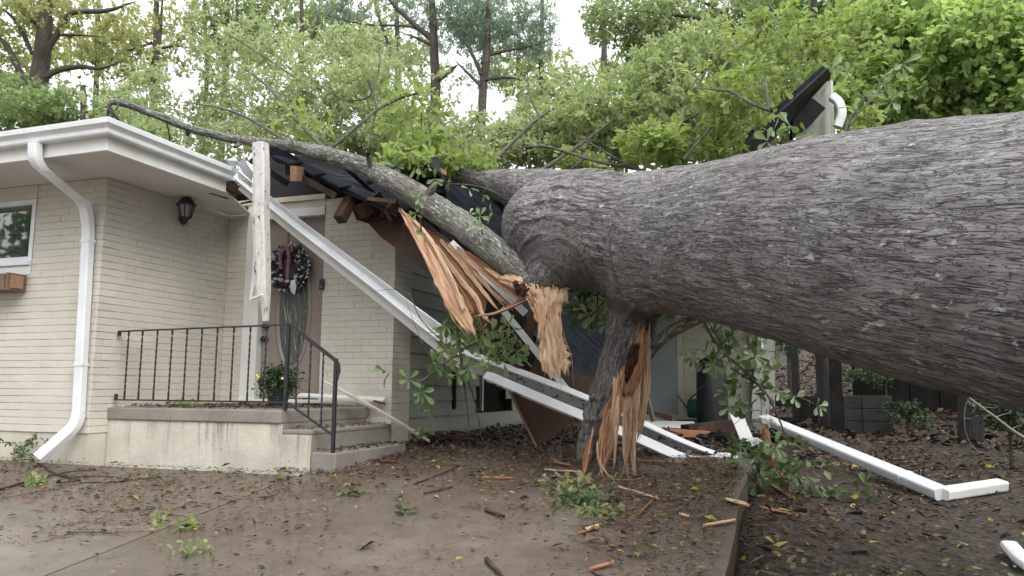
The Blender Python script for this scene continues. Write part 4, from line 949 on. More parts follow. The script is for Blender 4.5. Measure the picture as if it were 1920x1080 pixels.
# the raised far corner of the roof, right of the gap
A_, B_ = P(1545, 124, 8.6), P(1340, 312, 7.9); C_, D_ = P(1562, 152, 9.9), P(1395, 300, 9.3)
up_n = np.cross(B_-A_, C_-A_); up_n = up_n if up_n[2] > 0 else -up_n
B2, D2 = B_+(B_-A_)*.9, D_+(D_-C_)*.9
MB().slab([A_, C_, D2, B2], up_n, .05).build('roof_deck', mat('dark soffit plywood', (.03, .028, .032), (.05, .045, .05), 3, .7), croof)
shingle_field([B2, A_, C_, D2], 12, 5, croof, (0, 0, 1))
for i in range(7):
    f0, f1 = i/7, (i+.97)/7; a, b = B2+(A_-B2)*f0, B2+(A_-B2)*f1; MB().beam(a+up_n/np.linalg.norm(up_n)*.004-[0, 0, .02], b-[0, 0, .02+.01*(i % 2)], .03, .06+.01*(i % 3)).build('shingle', M_shingle, croof)
px_poly([(1518, 196, 8.75), (1557, 152, 9.0), (1560, 262, 8.9), (1500, 268, 8.75), (1500, 240, 8.7)], M_siding, .04, 'gable_board')
px_poly([(1487, 225, 8.62), (1524, 184, 8.7), (1548, 203, 8.7), (1520, 235, 8.65), (1485, 262, 8.6)], M_dark, .05, 'soffit_box')
MB().beam(P(1559, 150, 8.85), P(1562, 260, 8.75), .03, .05, up=(0, -1, 0)).build('trim_strip', M_whitewood, croof)
elb = smooth_path([P(1560, 182, 8.7), P(1572, 190, 8.65), P(1580, 212, 8.6), P(1570, 238, 8.6)], .08, 6)
MB().sweep(elb, rr(.10, .085, .025), ups=(.2, -1, .1)).build('downspout_elbow', M_white, croof)

# fallen gutter with its fascia
fg = thing('fallen_gutter', P(1420, 868, 7.5), 'long white gutter fallen diagonally from the eave down across the entrance to the ground', 'gutter')
def gut_prof(front, bot, up): return [(0, 0), (front, 0), (front, up), (front-.012, up), (front-.012, .012), (.012, .012), (.012, bot), (0, bot)]
ga = [P(446, 333, 7.95), P(560, 425, 7.85), (P(700, 532, 7.75)), P(800, 610, 7.68), P(872, 664, 7.62)]
gb = [P(868, 660, 7.62), P(1000, 708, 7.50), P(1100, 747, 7.42), P(1200, 792, 7.32), P(1280, 828, 7.25), P(1345, 852, 7.25), P(1420, 868, 7.32)]
kg = [(-.055, -.03), (.055, -.035), (.062, 0), (.062, .028), (.075, .045), (.075, .06), (.06, .06), (.05, .02), (.045, -.022), (-.04, -.02), (-.045, .05), (-.055, .05)]
upg = np.array([.15, -.75, .65])
MB().sweep(catmull(ga, 4), kg, ups=upg, scale=[.8+.6*i/16 for i in range(17)]).build('gutter_trough', M_white, fg)
MB().sweep([q+np.array([0, .03, -.10-.0*i]) for i, q in enumerate(catmull(ga, 4))], [(-.011, -.05), (.011, -.05), (.011, .05), (-.011, .05)], ups=(0, -.2, 1), scale=[.4+1.1*i/16 for i in range(17)]).build('fascia_board', M_whitewood, fg)
g2 = catmull(gb, 4); M_dirty = mat('dirt streaked white metal', (.36, .37, .37), (.50, .51, .51), 6, .5, .1, 60, spots=((.05, .05, .045), 16, .56))
k2 = len(g2)
MB().sweep(g2, [(-.05, .0), (.05, .0), (.05, .012), (-.05, .012)], ups=(.2, -.35, .9), scale=[1.25-.45*i/(k2-1) for i in range(k2)]).build('gutter_top', M_white, fg)
MB().sweep([q+np.array([-.0, .06, -.085]) for q in g2], [(-.008, -.085), (.008, -.085), (.008, .07), (-.008, .07)], ups=(0, -.35, 1), scale=[1.0-.25*i/(k2-1) for i in range(k2)]).build('gutter_trough', M_dirty, fg)
lb = [P(910, 702, 7.45), P(1060, 766, 7.3), P(1200, 823, 7.2), P(1300, 864, 7.1), P(1383, 888, 7.05)]
lb[-1][2] = max(lb[-1][2], drive_z(lb[-1][1])+.02)
lowb = thing('fallen_white_board', lb[-1], 'long white trim board lying just under the fallen gutter, ending on the driveway', 'board')
MB().sweep(catmull(lb, 3), [(-.055, -.012), (.055, -.012), (.055, .0), (.0, .012), (-.055, .012)], ups=(.1, -.55, .8)).build('trim_board', M_white, lowb)
MB().sweep([q+np.array([.0, .05, -.035]) for q in catmull(lb, 3)], [(-.01, -.03), (.01, -.03), (.01, .03), (-.01, .03)], ups=(0, -.3, 1)).build('back_strip', M_dirty, lowb)
# crumpled flashing at the joint
fl = thing('crumpled_flashing', P(450, 330, 7.8), 'crumpled bare aluminium flashing at the torn end of the corner gutter', 'flashing')
for poly in ([(424, 300, 7.9), (440, 294, 7.85), (445, 302, 7.8), (436, 318, 7.85)], [(444, 304, 7.8), (456, 298, 7.75), (474, 322, 7.7), (472, 340, 7.75), (455, 325, 7.8)], [(474, 332, 7.65), (500, 330, 7.6), (500, 346, 7.6), (474, 338, 7.65)], [(444, 318, 7.8), (470, 342, 7.75), (470, 352, 7.78), (446, 334, 7.8)]):
    px_poly(poly, M_alu, .006, 'flashing_sheet', fl)
# broken porch post hanging
post = thing('broken_porch_post', P(495, 590, 7.35), 'broken white porch post with peeling paint hanging upright in front of the door', 'post')
pp = [(488, 268, 7.42), (490, 330, 7.40), (489, 400, 7.38), (491, 470, 7.36), (493, 540, 7.34), (497, 575, 7.33), (498, 602, 7.33)]
pw = [1.0, 1.02, 1.04, 1.0, .92, .55, .4]
c = catmull([np.r_[P(*q), s_] for q, s_ in zip(pp, pw)], 5)
MB().sweep([q[:3] for q in c], [(-.066, -.06), (-.02, -.066), (.05, -.064), (.068, -.05), (.066, .05), (.03, .062), (-.05, .064), (-.068, .05)], ups=(.1, -1, 0), scale=[q[3]*.9 for q in c]).build('post_shaft', M_peel, post)
MB().beam(P(472, 560, 7.3), P(492, 552, 7.2), .02, .02).build('bracket', M_whitewood, post)
wt = thing('loose_trim_strip', P(470, 562, 7.45), 'narrow loose strip of white trim dangling left of the broken post', 'trim')
MB().sweep([P(478, 440, 7.5), P(479, 480, 7.5), P(476, 530, 7.48), P(470, 562, 7.46)], [(-.025, -.01), (.025, -.01), (.025, .01), (-.025, .01)], ups=(0, -1, 0), scale=[.3, .9, .9, .5]).build('strip', M_whitewood, wt)

# plank on the steps
a = P(603, 713, 7.35); b = ground_at(811, 831, dz=.03)
plank = thing('leaning_plank', b, 'long splintered off-white plank lying from the porch down over the steps to the ground', 'plank')
mid = (a+b)/2+np.array([0, 0, .02])
MB().sweep(catmull([a, mid, b], 5), [(-.035, -.012), (.035, -.012), (.035, .012), (-.035, .012)], ups=(0, -.6, .8), scale=[.35, .7, .95, 1.1, 1, .9, 1.05, .9, .8, .7, .65]).build('plank', mat('weathered off white plank', (.62, .58, .52), (.5, .44, .36), 8, .7, .4, 60), plank)
MB().beam(P(700, 752, 7.25), P(722, 757, 7.25), .02, .02).build('shard', M_lumber, plank)
a2 = [P(520, 741, 7.6), P(620, 744, 7.3), P(715, 750, 7.25)]
wbd = thing('white_threshold_board', a2[0], 'thin white board lying flat along the house wall on top of the porch', 'board')
MB().sweep([Yp(560, 741, 7.1), Yp(640, 745, 7.15), Yp(722, 749, 7.2)], [(-.05, -.01), (.05, -.01), (.05, .01), (-.05, .01)], ups=(0, -.3, 1)).build('board', M_whitewood, wbd)

# ================================================================ WREATH
wc = np.array([*Yp(545, 503, 7.30)]); wr = thing('door_wreath', wc-[0, 0, .28], 'round black and white ribbon wreath hung on the oval front door', 'wreath')
Mb1 = mat('black tinsel', (.012, .012, .016), (.05, .05, .065), 60, .5); Mb2 = mat('white gauze', (.45, .46, .50), (.6, .6, .63), 30, .8); Mb3 = mat('dark red berries', (.16, .02, .04), None, 10, .4); Mb4 = mat('orange ornament', (.75, .20, .03), None, 10, .4)
def stripe():
    m, t, b = nodes('striped ribbon'); v = coords(t, (1, 1, 1), 'bark'); wv_ = N(t, 'ShaderNodeTexWave', i_Scale=16.0); t.links.new(v, wv_.inputs['Vector'])
    t.links.new(ramp(t, wv_.outputs['Fac'], [(.30, (.015, .013, .02)), (.42, (.5, .46, .47)), (.62, (.5, .46, .47)), (.75, (.24, .02, .05))]), b.inputs['Base Color']); b.inputs['Roughness'].default_value = .7; return m
M_stripe = stripe()
mb = MB(); mb.tube([wc+[.195*math.cos(t), 0, .195*math.sin(t)] for t in np.linspace(0, 2*math.pi, 26)], .035, 8, cap=False); mb.build('ring', Mb1, wr)
def clump(n, rmin, rmax, m, name, depth=.05, rr_=(.155, .245)):
    mb = MB()
    for i in range(n):
        t = random.uniform(0, 2*math.pi); R_ = random.uniform(*rr_); c = wc+np.array([R_*math.cos(t), random.uniform(-depth, .01), R_*1.08*math.sin(t)]); s = random.uniform(rmin, rmax)
        a = [np.array([random.gauss(0, 1) for _ in range(3)]) for _ in range(2)]; a = [q/np.linalg.norm(q)*s for q in a]; nn = np.cross(a[0], a[1]); nn = nn/np.linalg.norm(nn)*s*.5
        mb.add([c+a[0], c+a[1], c-a[0], c-a[1], c+nn, c-nn], [(0, 1, 4), (1, 2, 4), (2, 3, 4), (3, 0, 4), (1, 0, 5), (2, 1, 5), (3, 2, 5), (0, 3, 5)])
    mb.build(name, m, wr, kind='stuff')
clump(380, .018, .042, Mb1, 'tinsel', .06, (.125, .255)); clump(125, .012, .034, Mb2, 'gauze_flower', .09, (.13, .26)); clump(30, .012, .024, mat('dusty mauve petal', (.30, .17, .22), (.22, .12, .17), 20, .7), 'mauve_flower', .09, (.13, .25)); clump(22, .006, .012, Mb3, 'berry', .07)
def ribbon(pts, r): limb_w('ribbon', [np.r_[wc+np.array([x, -.075-.01*random.random(), z]), r] for x, z in pts], M_stripe, wr, 5, 7, 0)
ribbon([(.01, .24), (.012, .34), (.015, .48), (.018, .62)], .013); ribbon([(.0, .22), (-.07, .17), (-.085, .08), (-.07, -.02)], .022); ribbon([(.0, .22), (.03, .14), (.025, 0), (.02, -.14)], .024); ribbon([(.0, .22), (-.05, .25), (-.10, .16)], .02); ribbon([(0, .22), (.06, .24), (.07, .17)], .018)
mb = MB()
for k in range(13):
    t = -.9+k*.14+random.uniform(-.06, .06); 
    c0 = wc+np.array([.245*math.cos(t), -.03, .25*math.sin(t)]); c1 = c0+np.array([.05*math.cos(t+.6), -.015*(k % 3), .05*math.sin(t+.6)]); c2 = wc+np.array([.25*math.cos(t+.14), -.035, .255*math.sin(t+.14)]); mb.add([c0, c1, c2], [(0, 1, 2)])
mb.build('gauze_trim', Mb2, wr)
mb = MB(); q = wc+np.array([.07, -.09, -.19]); mb.add([q+[0, 0, .03], q+[.06, 0, .05], q+[.085, -.01, -.05], q+[.06, 0, -.13], q+[.01, -.01, -.08], q+[.035, -.035, -.03]], [(0, 1, 5), (1, 2, 5), (2, 3, 5), (3, 4, 5), (4, 0, 5)]); mb.build('white_cloth', mat('white cloth scrap', (.7, .7, .7), None, 5, .8), wr)
mb = MB(); q = wc+np.array([-.035, -.10, -.155]); mb.tube([q+[-.018, 0, 0], q+[-.008, -.006, .004], q+[.012, -.006, 0], q+[.022, 0, .0]], [.006, .016, .016, .005], 8); mb.build('bead', Mb4, wr, smooth=True)

# ================================================================ POT OF MUMS
pc = Zp(520, 763, 1.308); pc[1] = min(pc[1], 7.0); pc = Yp(521, 752, 6.45); pc[2] = 1.307
pot = thing('potted_chrysanthemum', pc, 'black pot of dark green chrysanthemum standing on the porch before the door', 'potted plant')
mb = MB(); mb.tube([pc+[0, 0, z] for z in (0, .12, .155, .157, .175)], [.085, .105, .108, .118, .118], 20); mb.build('pot', M_blackplastic, pot, smooth=False)
M_mum = leaf_mat('chrysanthemum leaf', [(.015, .04, .018), (.03, .065, .03), (.05, .09, .04)], .15)
M_yel = mat('yellow blossom', (.75, .62, .12), (.8, .75, .3), 20, .6)
# ================================================================ LEAVES
LO = (np.array([[0, 0, 0], [.55, .5, .10], [1, 0, 0], [.55, -.5, .10]]), np.array([[0, 1, 2, 3]]))          # kite
SPAT = (np.array([[0, 0, 0], [.35, .14, .02], [.35, -.14, .02], [.72, .40, .05], [.72, -.40, .05], [.95, .26, -.01], [.95, -.26, -.01], [1.0, 0, -.05], [.35, 0, -.02], [.72, 0, -.03]]),
        [(0, 8, 1), (0, 2, 8), (8, 9, 3, 1), (8, 2, 4, 9), (9, 7, 5, 3), (9, 4, 6, 7)])
SP4 = (np.array([[0, 0, 0], [.6, .33, .05], [.93, .36, .02], [1.02, 0, -.05], [.93, -.36, .02], [.6, -.33, .05]]), np.array([[0, 1, 2, 3], [0, 3, 4, 5]]))
ROUND = (np.array([[0, 0, 0], [.3, .45, .04], [.75, .36, .02], [1.0, 0, -.06], [.75, -.36, .02], [.3, -.45, .04]]), np.array([[0, 1, 2, 3], [0, 3, 4, 5]]))
def leaf_arrays(pos, d, up, L, W, tmpl):
    T, Fc = tmpl; n = len(pos); d = unit(d); s = unit(np.cross(d, up)); u = np.cross(s, d)
    V = pos[:, None]+d[:, None]*(T[None, :, :1]*L[:, None, None])+s[:, None]*(T[None, :, 1:2]*W[:, None, None])+u[:, None]*(T[None, :, 2:]*L[:, None, None])
    F = (np.arange(n)[:, None, None]*len(T)+np.asarray(Fc)[None]).reshape(-1, np.asarray(Fc).shape[1])
    return V.reshape(-1, 3), F
def clusters(cen, k, L, tmpl=LO, tw=.10, ratio=.42, droop=.15, tight=.5):
    """k leaves round each twig tip"""
    n = len(cen); td = unit(rng.normal(size=(n, 3))+np.array([0, 0, .35])); pos = np.repeat(cen, k, 0); t2 = np.repeat(td, k, 0)
    pos = pos+t2*(rng.random((n*k, 1))-.5)*tw*2; d = unit(t2*tight+rng.normal(size=(n*k, 3))*.75-np.array([0, 0, droop])); up = unit(rng.normal(size=(n*k, 3))*.5+np.array([0, 0, 1.]))
    Ls = L*rng.uniform(.65, 1.2, n*k); V, F = leaf_arrays(pos, d, up, Ls, Ls*ratio*2*rng.uniform(.8, 1.1, n*k), tmpl)
    rn = np.clip(np.repeat(rng.random(n), k)*.55+rng.random(n*k)*.45, 0, 1); return V, F, np.repeat(rn, len(tmpl[0])), td
def blob_points(blobs, hole=.45, fs=1.2, seed=0):
    out = []
    for x, y, Z, rx, ry, rz, n in blobs:
        c = P(x, y, Z); q = unit(rng.normal(size=(n*2, 3)))*(rng.random((n*2, 1))**.42)*np.array([rx*Z/FPX, ry*Z/FPX, rz]); p = c+q[:, :1]*Rt+q[:, 1:2]*Up+q[:, 2:]*Fw
        m = fbm(p*fs, seed, 2) > hole; p = p[m][:n]; out.append(p)
    return np.concatenate(out)
def foliage(name, pts, k, L, m, parent, tmpl=LO, ratio=.30, twigs=0, tmat=None, droop=.15, tight=.5, tw=.10, kind='stuff'):
    V, F, r, td = clusters(pts, k, L, tmpl, tw, ratio, droop, tight); o = np_mesh(name, V, F, m, parent, rnd=r, smooth=False, kind=kind)
    if twigs:
        q = pts[rng.random(len(pts)) < twigs]; t2 = td[:len(q)]; n = len(q); d = unit(rng.normal(size=(n, 3))*np.array([1, 1, .6])); Lw = rng.uniform(.25, .7, n)[:, None]*L*6; a = q-d*Lw; s = unit(np.cross(d, rng.normal(size=(n, 3))))*L*.03; u = np.cross(d, s)
        V = np.stack([a+s, a-s*.5+u, a-s*.5-u, q+s*.4, q-s*.2+u*.4, q-s*.2-u*.4], 1).reshape(-1, 3); F = (np.arange(n)[:, None, None]*6+np.array([[0, 1, 4, 3], [1, 2, 5, 4], [2, 0, 3, 5]])[None]).reshape(-1, 4)
        np_mesh('fine_twigs', V, F, tmat or M_bark3, parent, kind='stuff', extra={'bark': V})
    return o
L_oak = leaf_mat('fresh oak leaf', [(.15, .20, .09), (.21, .27, .12), (.28, .33, .16), (.34, .38, .23)], .5)
L_oak2 = leaf_mat('haze paled oak leaf', [(.21, .27, .13), (.28, .34, .17), (.37, .42, .24), (.33, .36, .25)], .5)  # paled in colour to imitate bright haze over the crowns
L_yel = leaf_mat('yellow green oak leaf', [(.17, .23, .07), (.24, .31, .09), (.32, .38, .13), (.24, .29, .13)], .5)
L_vine = leaf_mat('bright green vine leaf', [(.18, .27, .10), (.25, .35, .13), (.34, .44, .17), (.44, .52, .26)], .5)
L_deep = leaf_mat('deep green leaf', [(.08, .13, .06), (.12, .19, .08), (.18, .25, .11)], .45)
L_pine = leaf_mat('blue green pine needles', [(.12, .18, .14), (.18, .25, .20), (.26, .34, .28)], .35)
L_fall = leaf_mat('autumn tinged leaf', [(.20, .25, .12), (.26, .31, .15), (.33, .36, .18), (.24, .28, .15), (.37, .34, .17)], .5)
L_grey = leaf_mat('haze greyed oak leaf', [(.18, .23, .13), (.25, .30, .17), (.32, .37, .22)], .48)  # greyed and paled to paint haze into the far trees
L_dim = leaf_mat('shade darkened shrub leaf', [(.025, .045, .02), (.04, .065, .03), (.06, .085, .045)], .2, .4)  # leaf greens darkened to carry the shade under the trunk
L_gloss = leaf_mat('dark glossy leaf', [(.05, .085, .035), (.08, .125, .05), (.12, .165, .08)], .25, .35)  # darker green than the other oak leaves

# crown of the fallen oak, lying behind the house and the carport
crown = [(300, 210, 12.5, 130, 80, 1.5, 330), (430, 170, 12, 150, 100, 1.5, 400), (560, 200, 11.5, 150, 100, 1.5, 400), (640, 120, 12, 140, 70, 1.2, 240), (470, 80, 12.5, 150, 60, 1.2, 150),
         (700, 205, 11, 120, 90, 1.2, 420), (800, 265, 10.5, 130, 60, 1.2, 420), (900, 275, 10, 120, 55, 1.2, 430), (1010, 255, 10, 120, 70, 1.2, 480), (350, 275, 11.5, 160, 40, 1.2, 260), (1020, 180, 10.5, 90, 50, 1.0, 90), (560, 265, 10.8, 200, 40, 1, 300)]
foliage('foliage', blob_points([c_[:6]+(int(c_[6]*1.35),) for c_ in crown], .52, 1.9, 2), 8, .086, L_oak2, tree, SP4, .32, .55, M_bark3)
crown2 = [(1130, 245, 9.5, 130, 95, 1.2, 400), (1240, 220, 9.4, 130, 110, 1.2, 370), (1330, 165, 9.8, 130, 130, 1.2, 370), (1420, 120, 11.0, 90, 90, 1.0, 230), (1250, 140, 10, 130, 60, 1, 140), (1380, 240, 11.2, 80, 60, .8, 160)]
foliage('foliage', blob_points([c_[:6]+(int(c_[6]*1.3),) for c_ in crown2], .50, 1.9, 5), 9, .088, L_oak, tree, SP4, .34, .5, M_bark3)
crown3 = [(1190, 285, 7.9, 110, 42, .6, 200), (1290, 280, 7.8, 90, 50, .6, 180), (1110, 300, 8.2, 60, 25, .5, 80), (1370, 170, 7.4, 90, 90, .6, 105), (1430, 80, 7.6, 80, 60, .6, 50), (1620, 230, 6.4, 50, 40, .4, 14), (1540, 60, 7.4, 100, 60, .6, 50), (800, 270, 8.2, 70, 26, .4, 55), (770, 300, 7.4, 60, 24, .3, 40), (870, 300, 8.0, 80, 24, .4, 55), (620, 230, 8.4, 120, 40, .4, 40), (740, 210, 8.4, 120, 60, .4, 50)]
foliage('foliage', blob_points(crown3, .44, 2.6, 8), 8, .10, L_yel, tree, SP4, .34, .4, M_bark3, tight=.9)
for bw in ([(620, 290, 7.6, 5), (560, 230, 8.5, 4), (500, 160, 9.8, 3), (430, 110, 11, 2)], [(560, 280, 7.8, 3), (440, 210, 9, 2.4), (330, 190, 10.5, 1.6)], [(880, 330, 8.2, 5), (840, 250, 9, 4), (800, 180, 10, 2.5)], [(900, 330, 8.2, 5), (1000, 230, 9, 3), (1090, 170, 9.6, 1.6)],
           [(1000, 330, 7.6, 4), (1130, 240, 8.6, 3), (1230, 150, 9.5, 2), (1300, 60, 10, 1)], [(1210, 325, 7.5, 3), (1160, 300, 7.6, 2.4), (1060, 240, 8, 1.4)], [(1280, 300, 7, 3), (1340, 230, 7.6, 2.6), (1420, 120, 8, 2)], [(1260, 240, 8, 1.5), (1340, 200, 8.2, 2.0), (1420, 215, 7.5, 2.5)]):
    limb('bough', bw, M_bark3, tree, 5, 7, 0)

M_dkbark = bark_material('dark trunk bark', (.03, .026, .024), (.055, .05, .045), (.015, .013, .012), (.10, .10, .09), lth=.70, k=1.2)  # darker copy of the bark on the other trees
# vine covered tree at the right edge
vine = thing('vine_covered_tree', P(1800, 560, 10.5)*[1, 1, 0]+[0, 0, .8], 'bright green vine covered tree filling the upper right corner above the trunk', 'tree')
limb_w('trunk', [np.r_[vine.location[0], vine.location[1], .7, .16], np.r_[vine.location[0]+.1, vine.location[1], 3, .13], np.r_[vine.location[0]-.1, vine.location[1]+.1, 6.5, .08]], M_dkbark, vine, 5, 10, .004)
foliage('crown', blob_points([(1800, 110, 10, 190, 110, 1.2, 1900), (1900, 170, 9.6, 130, 110, 1, 900), (1660, 190, 10.2, 110, 70, .9, 420), (1660, 40, 10.5, 120, 70, 1, 420), (1560, 170, 11, 80, 60, .8, 200)], .30, 2.0, 11), 9, .10, L_vine, vine, ROUND, .40, .1, M_bark3, tw=.12)

# ---------------------------------------------------------------- trees beyond
def far_tree(label, x, yb, Z, rpx, ytop, lean, blobs, k, L, m, branches=(), tm=M_bark3, hole=.5, ratio=.3, tmpl=LO, fs=.9, name='tree', group='trees beyond the house'):
    b = P(x, yb, Z); gz = float(soil_z(b[0], b[1])); root = thing(name, (b[0], b[1], gz), label, 'tree', group)
    t0 = P(x, yb, Z); t1 = P(x+lean, ytop, Z); r = rpx*Z/FPX
    limb_w('trunk', [np.r_[b[0], b[1], gz-.1, r*1.25], np.r_[t0, r], np.r_[(t0+t1)/2+[.05, 0, 0], r*.8], np.r_[t1, r*.45]], tm, root, 6, 10, .01)
    for br in branches: limb('branch', [(q[0], q[1], q[3] if len(q) > 3 else Z, q[2]) for q in br], tm, root, 5, 6, 0)
    if blobs: foliage('crown', blob_points([(a, c, Z+dz+rz*.6, rx, ry, rz, int(n*.8)) for a, c, dz, rx, ry, rz, n in blobs], hole, fs, int(x) % 50), k, L, m, root, tmpl, ratio, .15, tm)
    return root
far_tree('broad dark trunked tree with spreading limbs at the upper left edge', 68, 210, 19, 17, -60, 22, [(60, 60, 0, 110, 60, 2, 300), (150, 20, -1, 130, 60, 2, 260), (40, 150, 0, 90, 50, 2, 200), (210, 110, 1, 70, 60, 1.5, 120)], 9, .15, L_fall,
    [[(72, 160, 7), (100, 135, 6), (150, 125, 4.5), (190, 128, 3), (240, 110, 2)], [(70, 120, 6), (110, 60, 6), (135, 25, 5), (200, 20, 4), (255, 2, 2)], [(62, 190, 7), (35, 130, 6), (15, 90, 5), (-10, 60, 5)], [(60, 100, 4), (30, 40, 4), (-5, 10, 3)], [(80, 60, 5), (40, 20, 4), (0, -10, 3)], [(95, 65, 3), (150, 66, 2), (200, 70, 1.5)]])
far_tree('slim grey forked trunk standing behind the left roof', 287, 210, 21, 7.5, -50, 6, [(260, 90, 0, 90, 70, 2, 190), (330, 40, 0, 70, 50, 2, 130)], 8, .14, L_fall, [[(290, 130, 5), (300, 60, 4), (306, -20, 3)], [(290, 95, 3), (330, 85, 2), (350, 95, 1)], [(285, 80, 3), (240, 95, 2), (215, 92, 1)]])
far_tree('pale barked tree with ivy behind the left roof corner', 420, 190, 23, 6, -50, 4, [(420, 40, 0, 80, 70, 2, 260), (480, 20, 0, 70, 50, 2, 200), (380, 100, 0, 60, 50, 2, 120)], 8, .14, L_grey, [[(425, 110, 4), (400, 50, 3), (380, -10, 2)], [(425, 90, 4), (445, 30, 3), (440, -20, 2)], [(423, 100, 3), (370, 60, 2), (330, 45, 1)]])
far_tree('slender bare limbed tree left of the pines', 386, 180, 25, 4.5, -40, -6, [(400, 90, 0, 60, 50, 2, 90)], 8, .14, L_grey, [[(386, 100, 3), (360, 50, 2), (340, 10, 1)]])
far_tree('tall straight pine trunk with a blue green crown', 816, 240, 22, 10, -60, -10, [(640, 15, 0, 60, 22, 1.2, 150), (840, 30, 0, 90, 60, 2, 420), (760, -20, 0, 90, 40, 2, 200)], 14, .15, L_pine,
    [[(812, 75, 6), (770, 40, 4.5), (735, 5, 3.5), (715, -20, 3)], [(812, 70, 4), (770, 50, 2.5), (680, 45, 2), (600, 25, 1.4)], [(815, 90, 4), (790, 75, 3), (750, 60, 2)], [(822, 150, 5), (845, 132, 4), (860, 120, 2)]], hole=.42, ratio=.10, name='pine_tree')
far_tree('leaning pine with a dense needle crown in the gap', 903, 230, 21, 8, -30, 14, [(930, 55, 0, 100, 55, 2, 560), (985, 40, 0, 60, 60, 2, 330), (880, 20, 0, 80, 50, 2, 330), (1010, 80, 0, 40, 30, 1, 90), (905, 140, 0, 50, 25, 1, 80)], 14, .15, L_pine,
    [[(905, 120, 5), (915, 70, 4), (905, 40, 2)], [(908, 105, 4), (950, 95, 3), (1000, 85, 2), (1040, 70, 1)], [(903, 140, 4), (880, 90, 3), (860, 60, 2)], [(905, 150, 3.5), (950, 145, 3), (980, 150, 1.5)], [(900, 160, 3), (870, 130, 2.4), (850, 110, 1)]], hole=.40, ratio=.10, name='pine_tree')
far_tree('mossy live oak with fine hanging grey leaves right of the sky gap', 1470, 260, 17, 9, -60, -20, [(1170, 40, 0, 100, 50, 1.5, 700), (1280, 70, 0, 120, 80, 1.5, 1200), (1220, 140, 0, 90, 60, 1.2, 500), (1400, 50, 0, 120, 80, 1.5, 1200), (1130, 60, 0, 40, 30, 1, 60)], 9, .10, L_grey,
    [[(1450, 120, 6), (1380, 60, 5), (1280, 30, 3.5), (1180, 20, 2)], [(1380, 60, 4), (1300, 90, 3), (1220, 100, 2)], [(1440, 100, 4), (1350, 20, 3), (1250, -20, 2)]], hole=.44, fs=1.6, tm=M_dkbark)
far_tree('dark straight trunk seen through leaves above the raised roof', 1522, 260, 14, 9, -60, 2, [(1540, 60, 1, 150, 90, 1.5, 900), (1640, 110, 1, 120, 80, 1.5, 620), (1500, 170, 1, 100, 70, 1.5, 500)], 9, .11, L_deep, [[(1524, 120, 5), (1480, 60, 4), (1440, 10, 3)], [(1522, 150, 4), (1600, 90, 3), (1700, 40, 2)]], hole=.36, fs=1.5, tm=M_dkbark)
far_tree('thin dark trunk near the right edge behind the vine', 1862, 250, 13, 7, -60, 12, [(1850, 30, 1.5, 160, 90, 1.5, 900), (1760, 160, 1.5, 150, 90, 1.5, 800)], 9, .11, L_deep, [[(1864, 120, 4), (1890, 40, 3)]], hole=.36, fs=1.5, tm=M_dkbark)
far_tree('low spreading tree with dark green leaves behind the left eave', 150, 300, 16, 8, 160, 6, [(60, 215, 0, 130, 40, 1.5, 620), (190, 215, 0, 110, 50, 1.5, 600), (20, 170, 1, 70, 40, 1.5, 200), (290, 250, -1, 100, 40, 1.2, 300)], 9, .12, leaf_mat('mid green leaf', [(.15, .21, .10), (.20, .27, .13), (.27, .34, .18)], .45), hole=.40)
far_tree('pale green understory tree behind the middle of the roof', 700, 330, 17, 6, 150, -8, [(660, 255, 0, 220, 45, 1.5, 260), (880, 250, 0, 100, 45, 1.5, 160), (500, 255, 0, 160, 45, 1.5, 170), (740, 170, 0, 160, 50, 1.5, 60)], 9, .12, L_grey, hole=.44)
far_tree('pale green understory tree behind the fallen trunk', 1130, 330, 16, 6, 120, 8, [(1100, 250, 0, 180, 60, 1.5, 420), (1300, 230, 0, 170, 80, 1.5, 560), (1450, 230, 0, 100, 70, 1.5, 300)], 9, .12, L_oak2, hole=.40)
far_tree('tall thin trunk with a high airy crown in the middle of the left canopy', 560, 240, 24, 6, -60, 6, [(540, 30, 0, 110, 60, 2.5, 420), (620, 70, 0, 90, 60, 2, 260), (470, 60, 0, 90, 60, 2, 300)], 8, .17, L_grey, [[(562, 120, 4), (590, 60, 3), (600, 0, 2)], [(562, 100, 3), (520, 50, 2), (500, 0, 1)]], hole=.51)
far_tree('tall thin trunk with an airy crown between the two pines', 745, 240, 26, 6, -60, -4, [(740, 60, 0, 90, 60, 2.5, 330), (690, 100, 0, 80, 50, 2, 240), (790, 130, 0, 60, 50, 2, 120)], 8, .17, L_grey, [[(745, 120, 4), (720, 60, 3), (700, 0, 2)]], hole=.51)
far_tree('airy pale tree standing left of the sky gap', 1010, 240, 24, 6, -20, 6, [(1010, 150, 0, 90, 50, 2, 330), (960, 110, 0, 70, 50, 2, 200), (1090, 170, 0, 60, 40, 2, 170)], 8, .16, L_oak2, hole=.48)
far_tree('young thin tree behind the far left roof', 175, 240, 22, 5, -40, 10, [(180, 60, 0, 80, 60, 2, 260), (110, 90, 0, 80, 60, 2, 240), (240, 140, 0, 60, 50, 2, 160)], 8, .14, L_fall, [[(176, 120, 3), (150, 60, 2), (140, 0, 1)]], hole=.51)
far_tree('tall tree with a high crown behind the right pine', 1130, 240, 27, 7, -60, 0, [(1150, 120, 0, 100, 60, 2.5, 330), (1240, 90, 0, 90, 60, 2, 300), (1000, 20, 0, 50, 40, 2, 60)], 8, .16, L_grey, hole=.51)
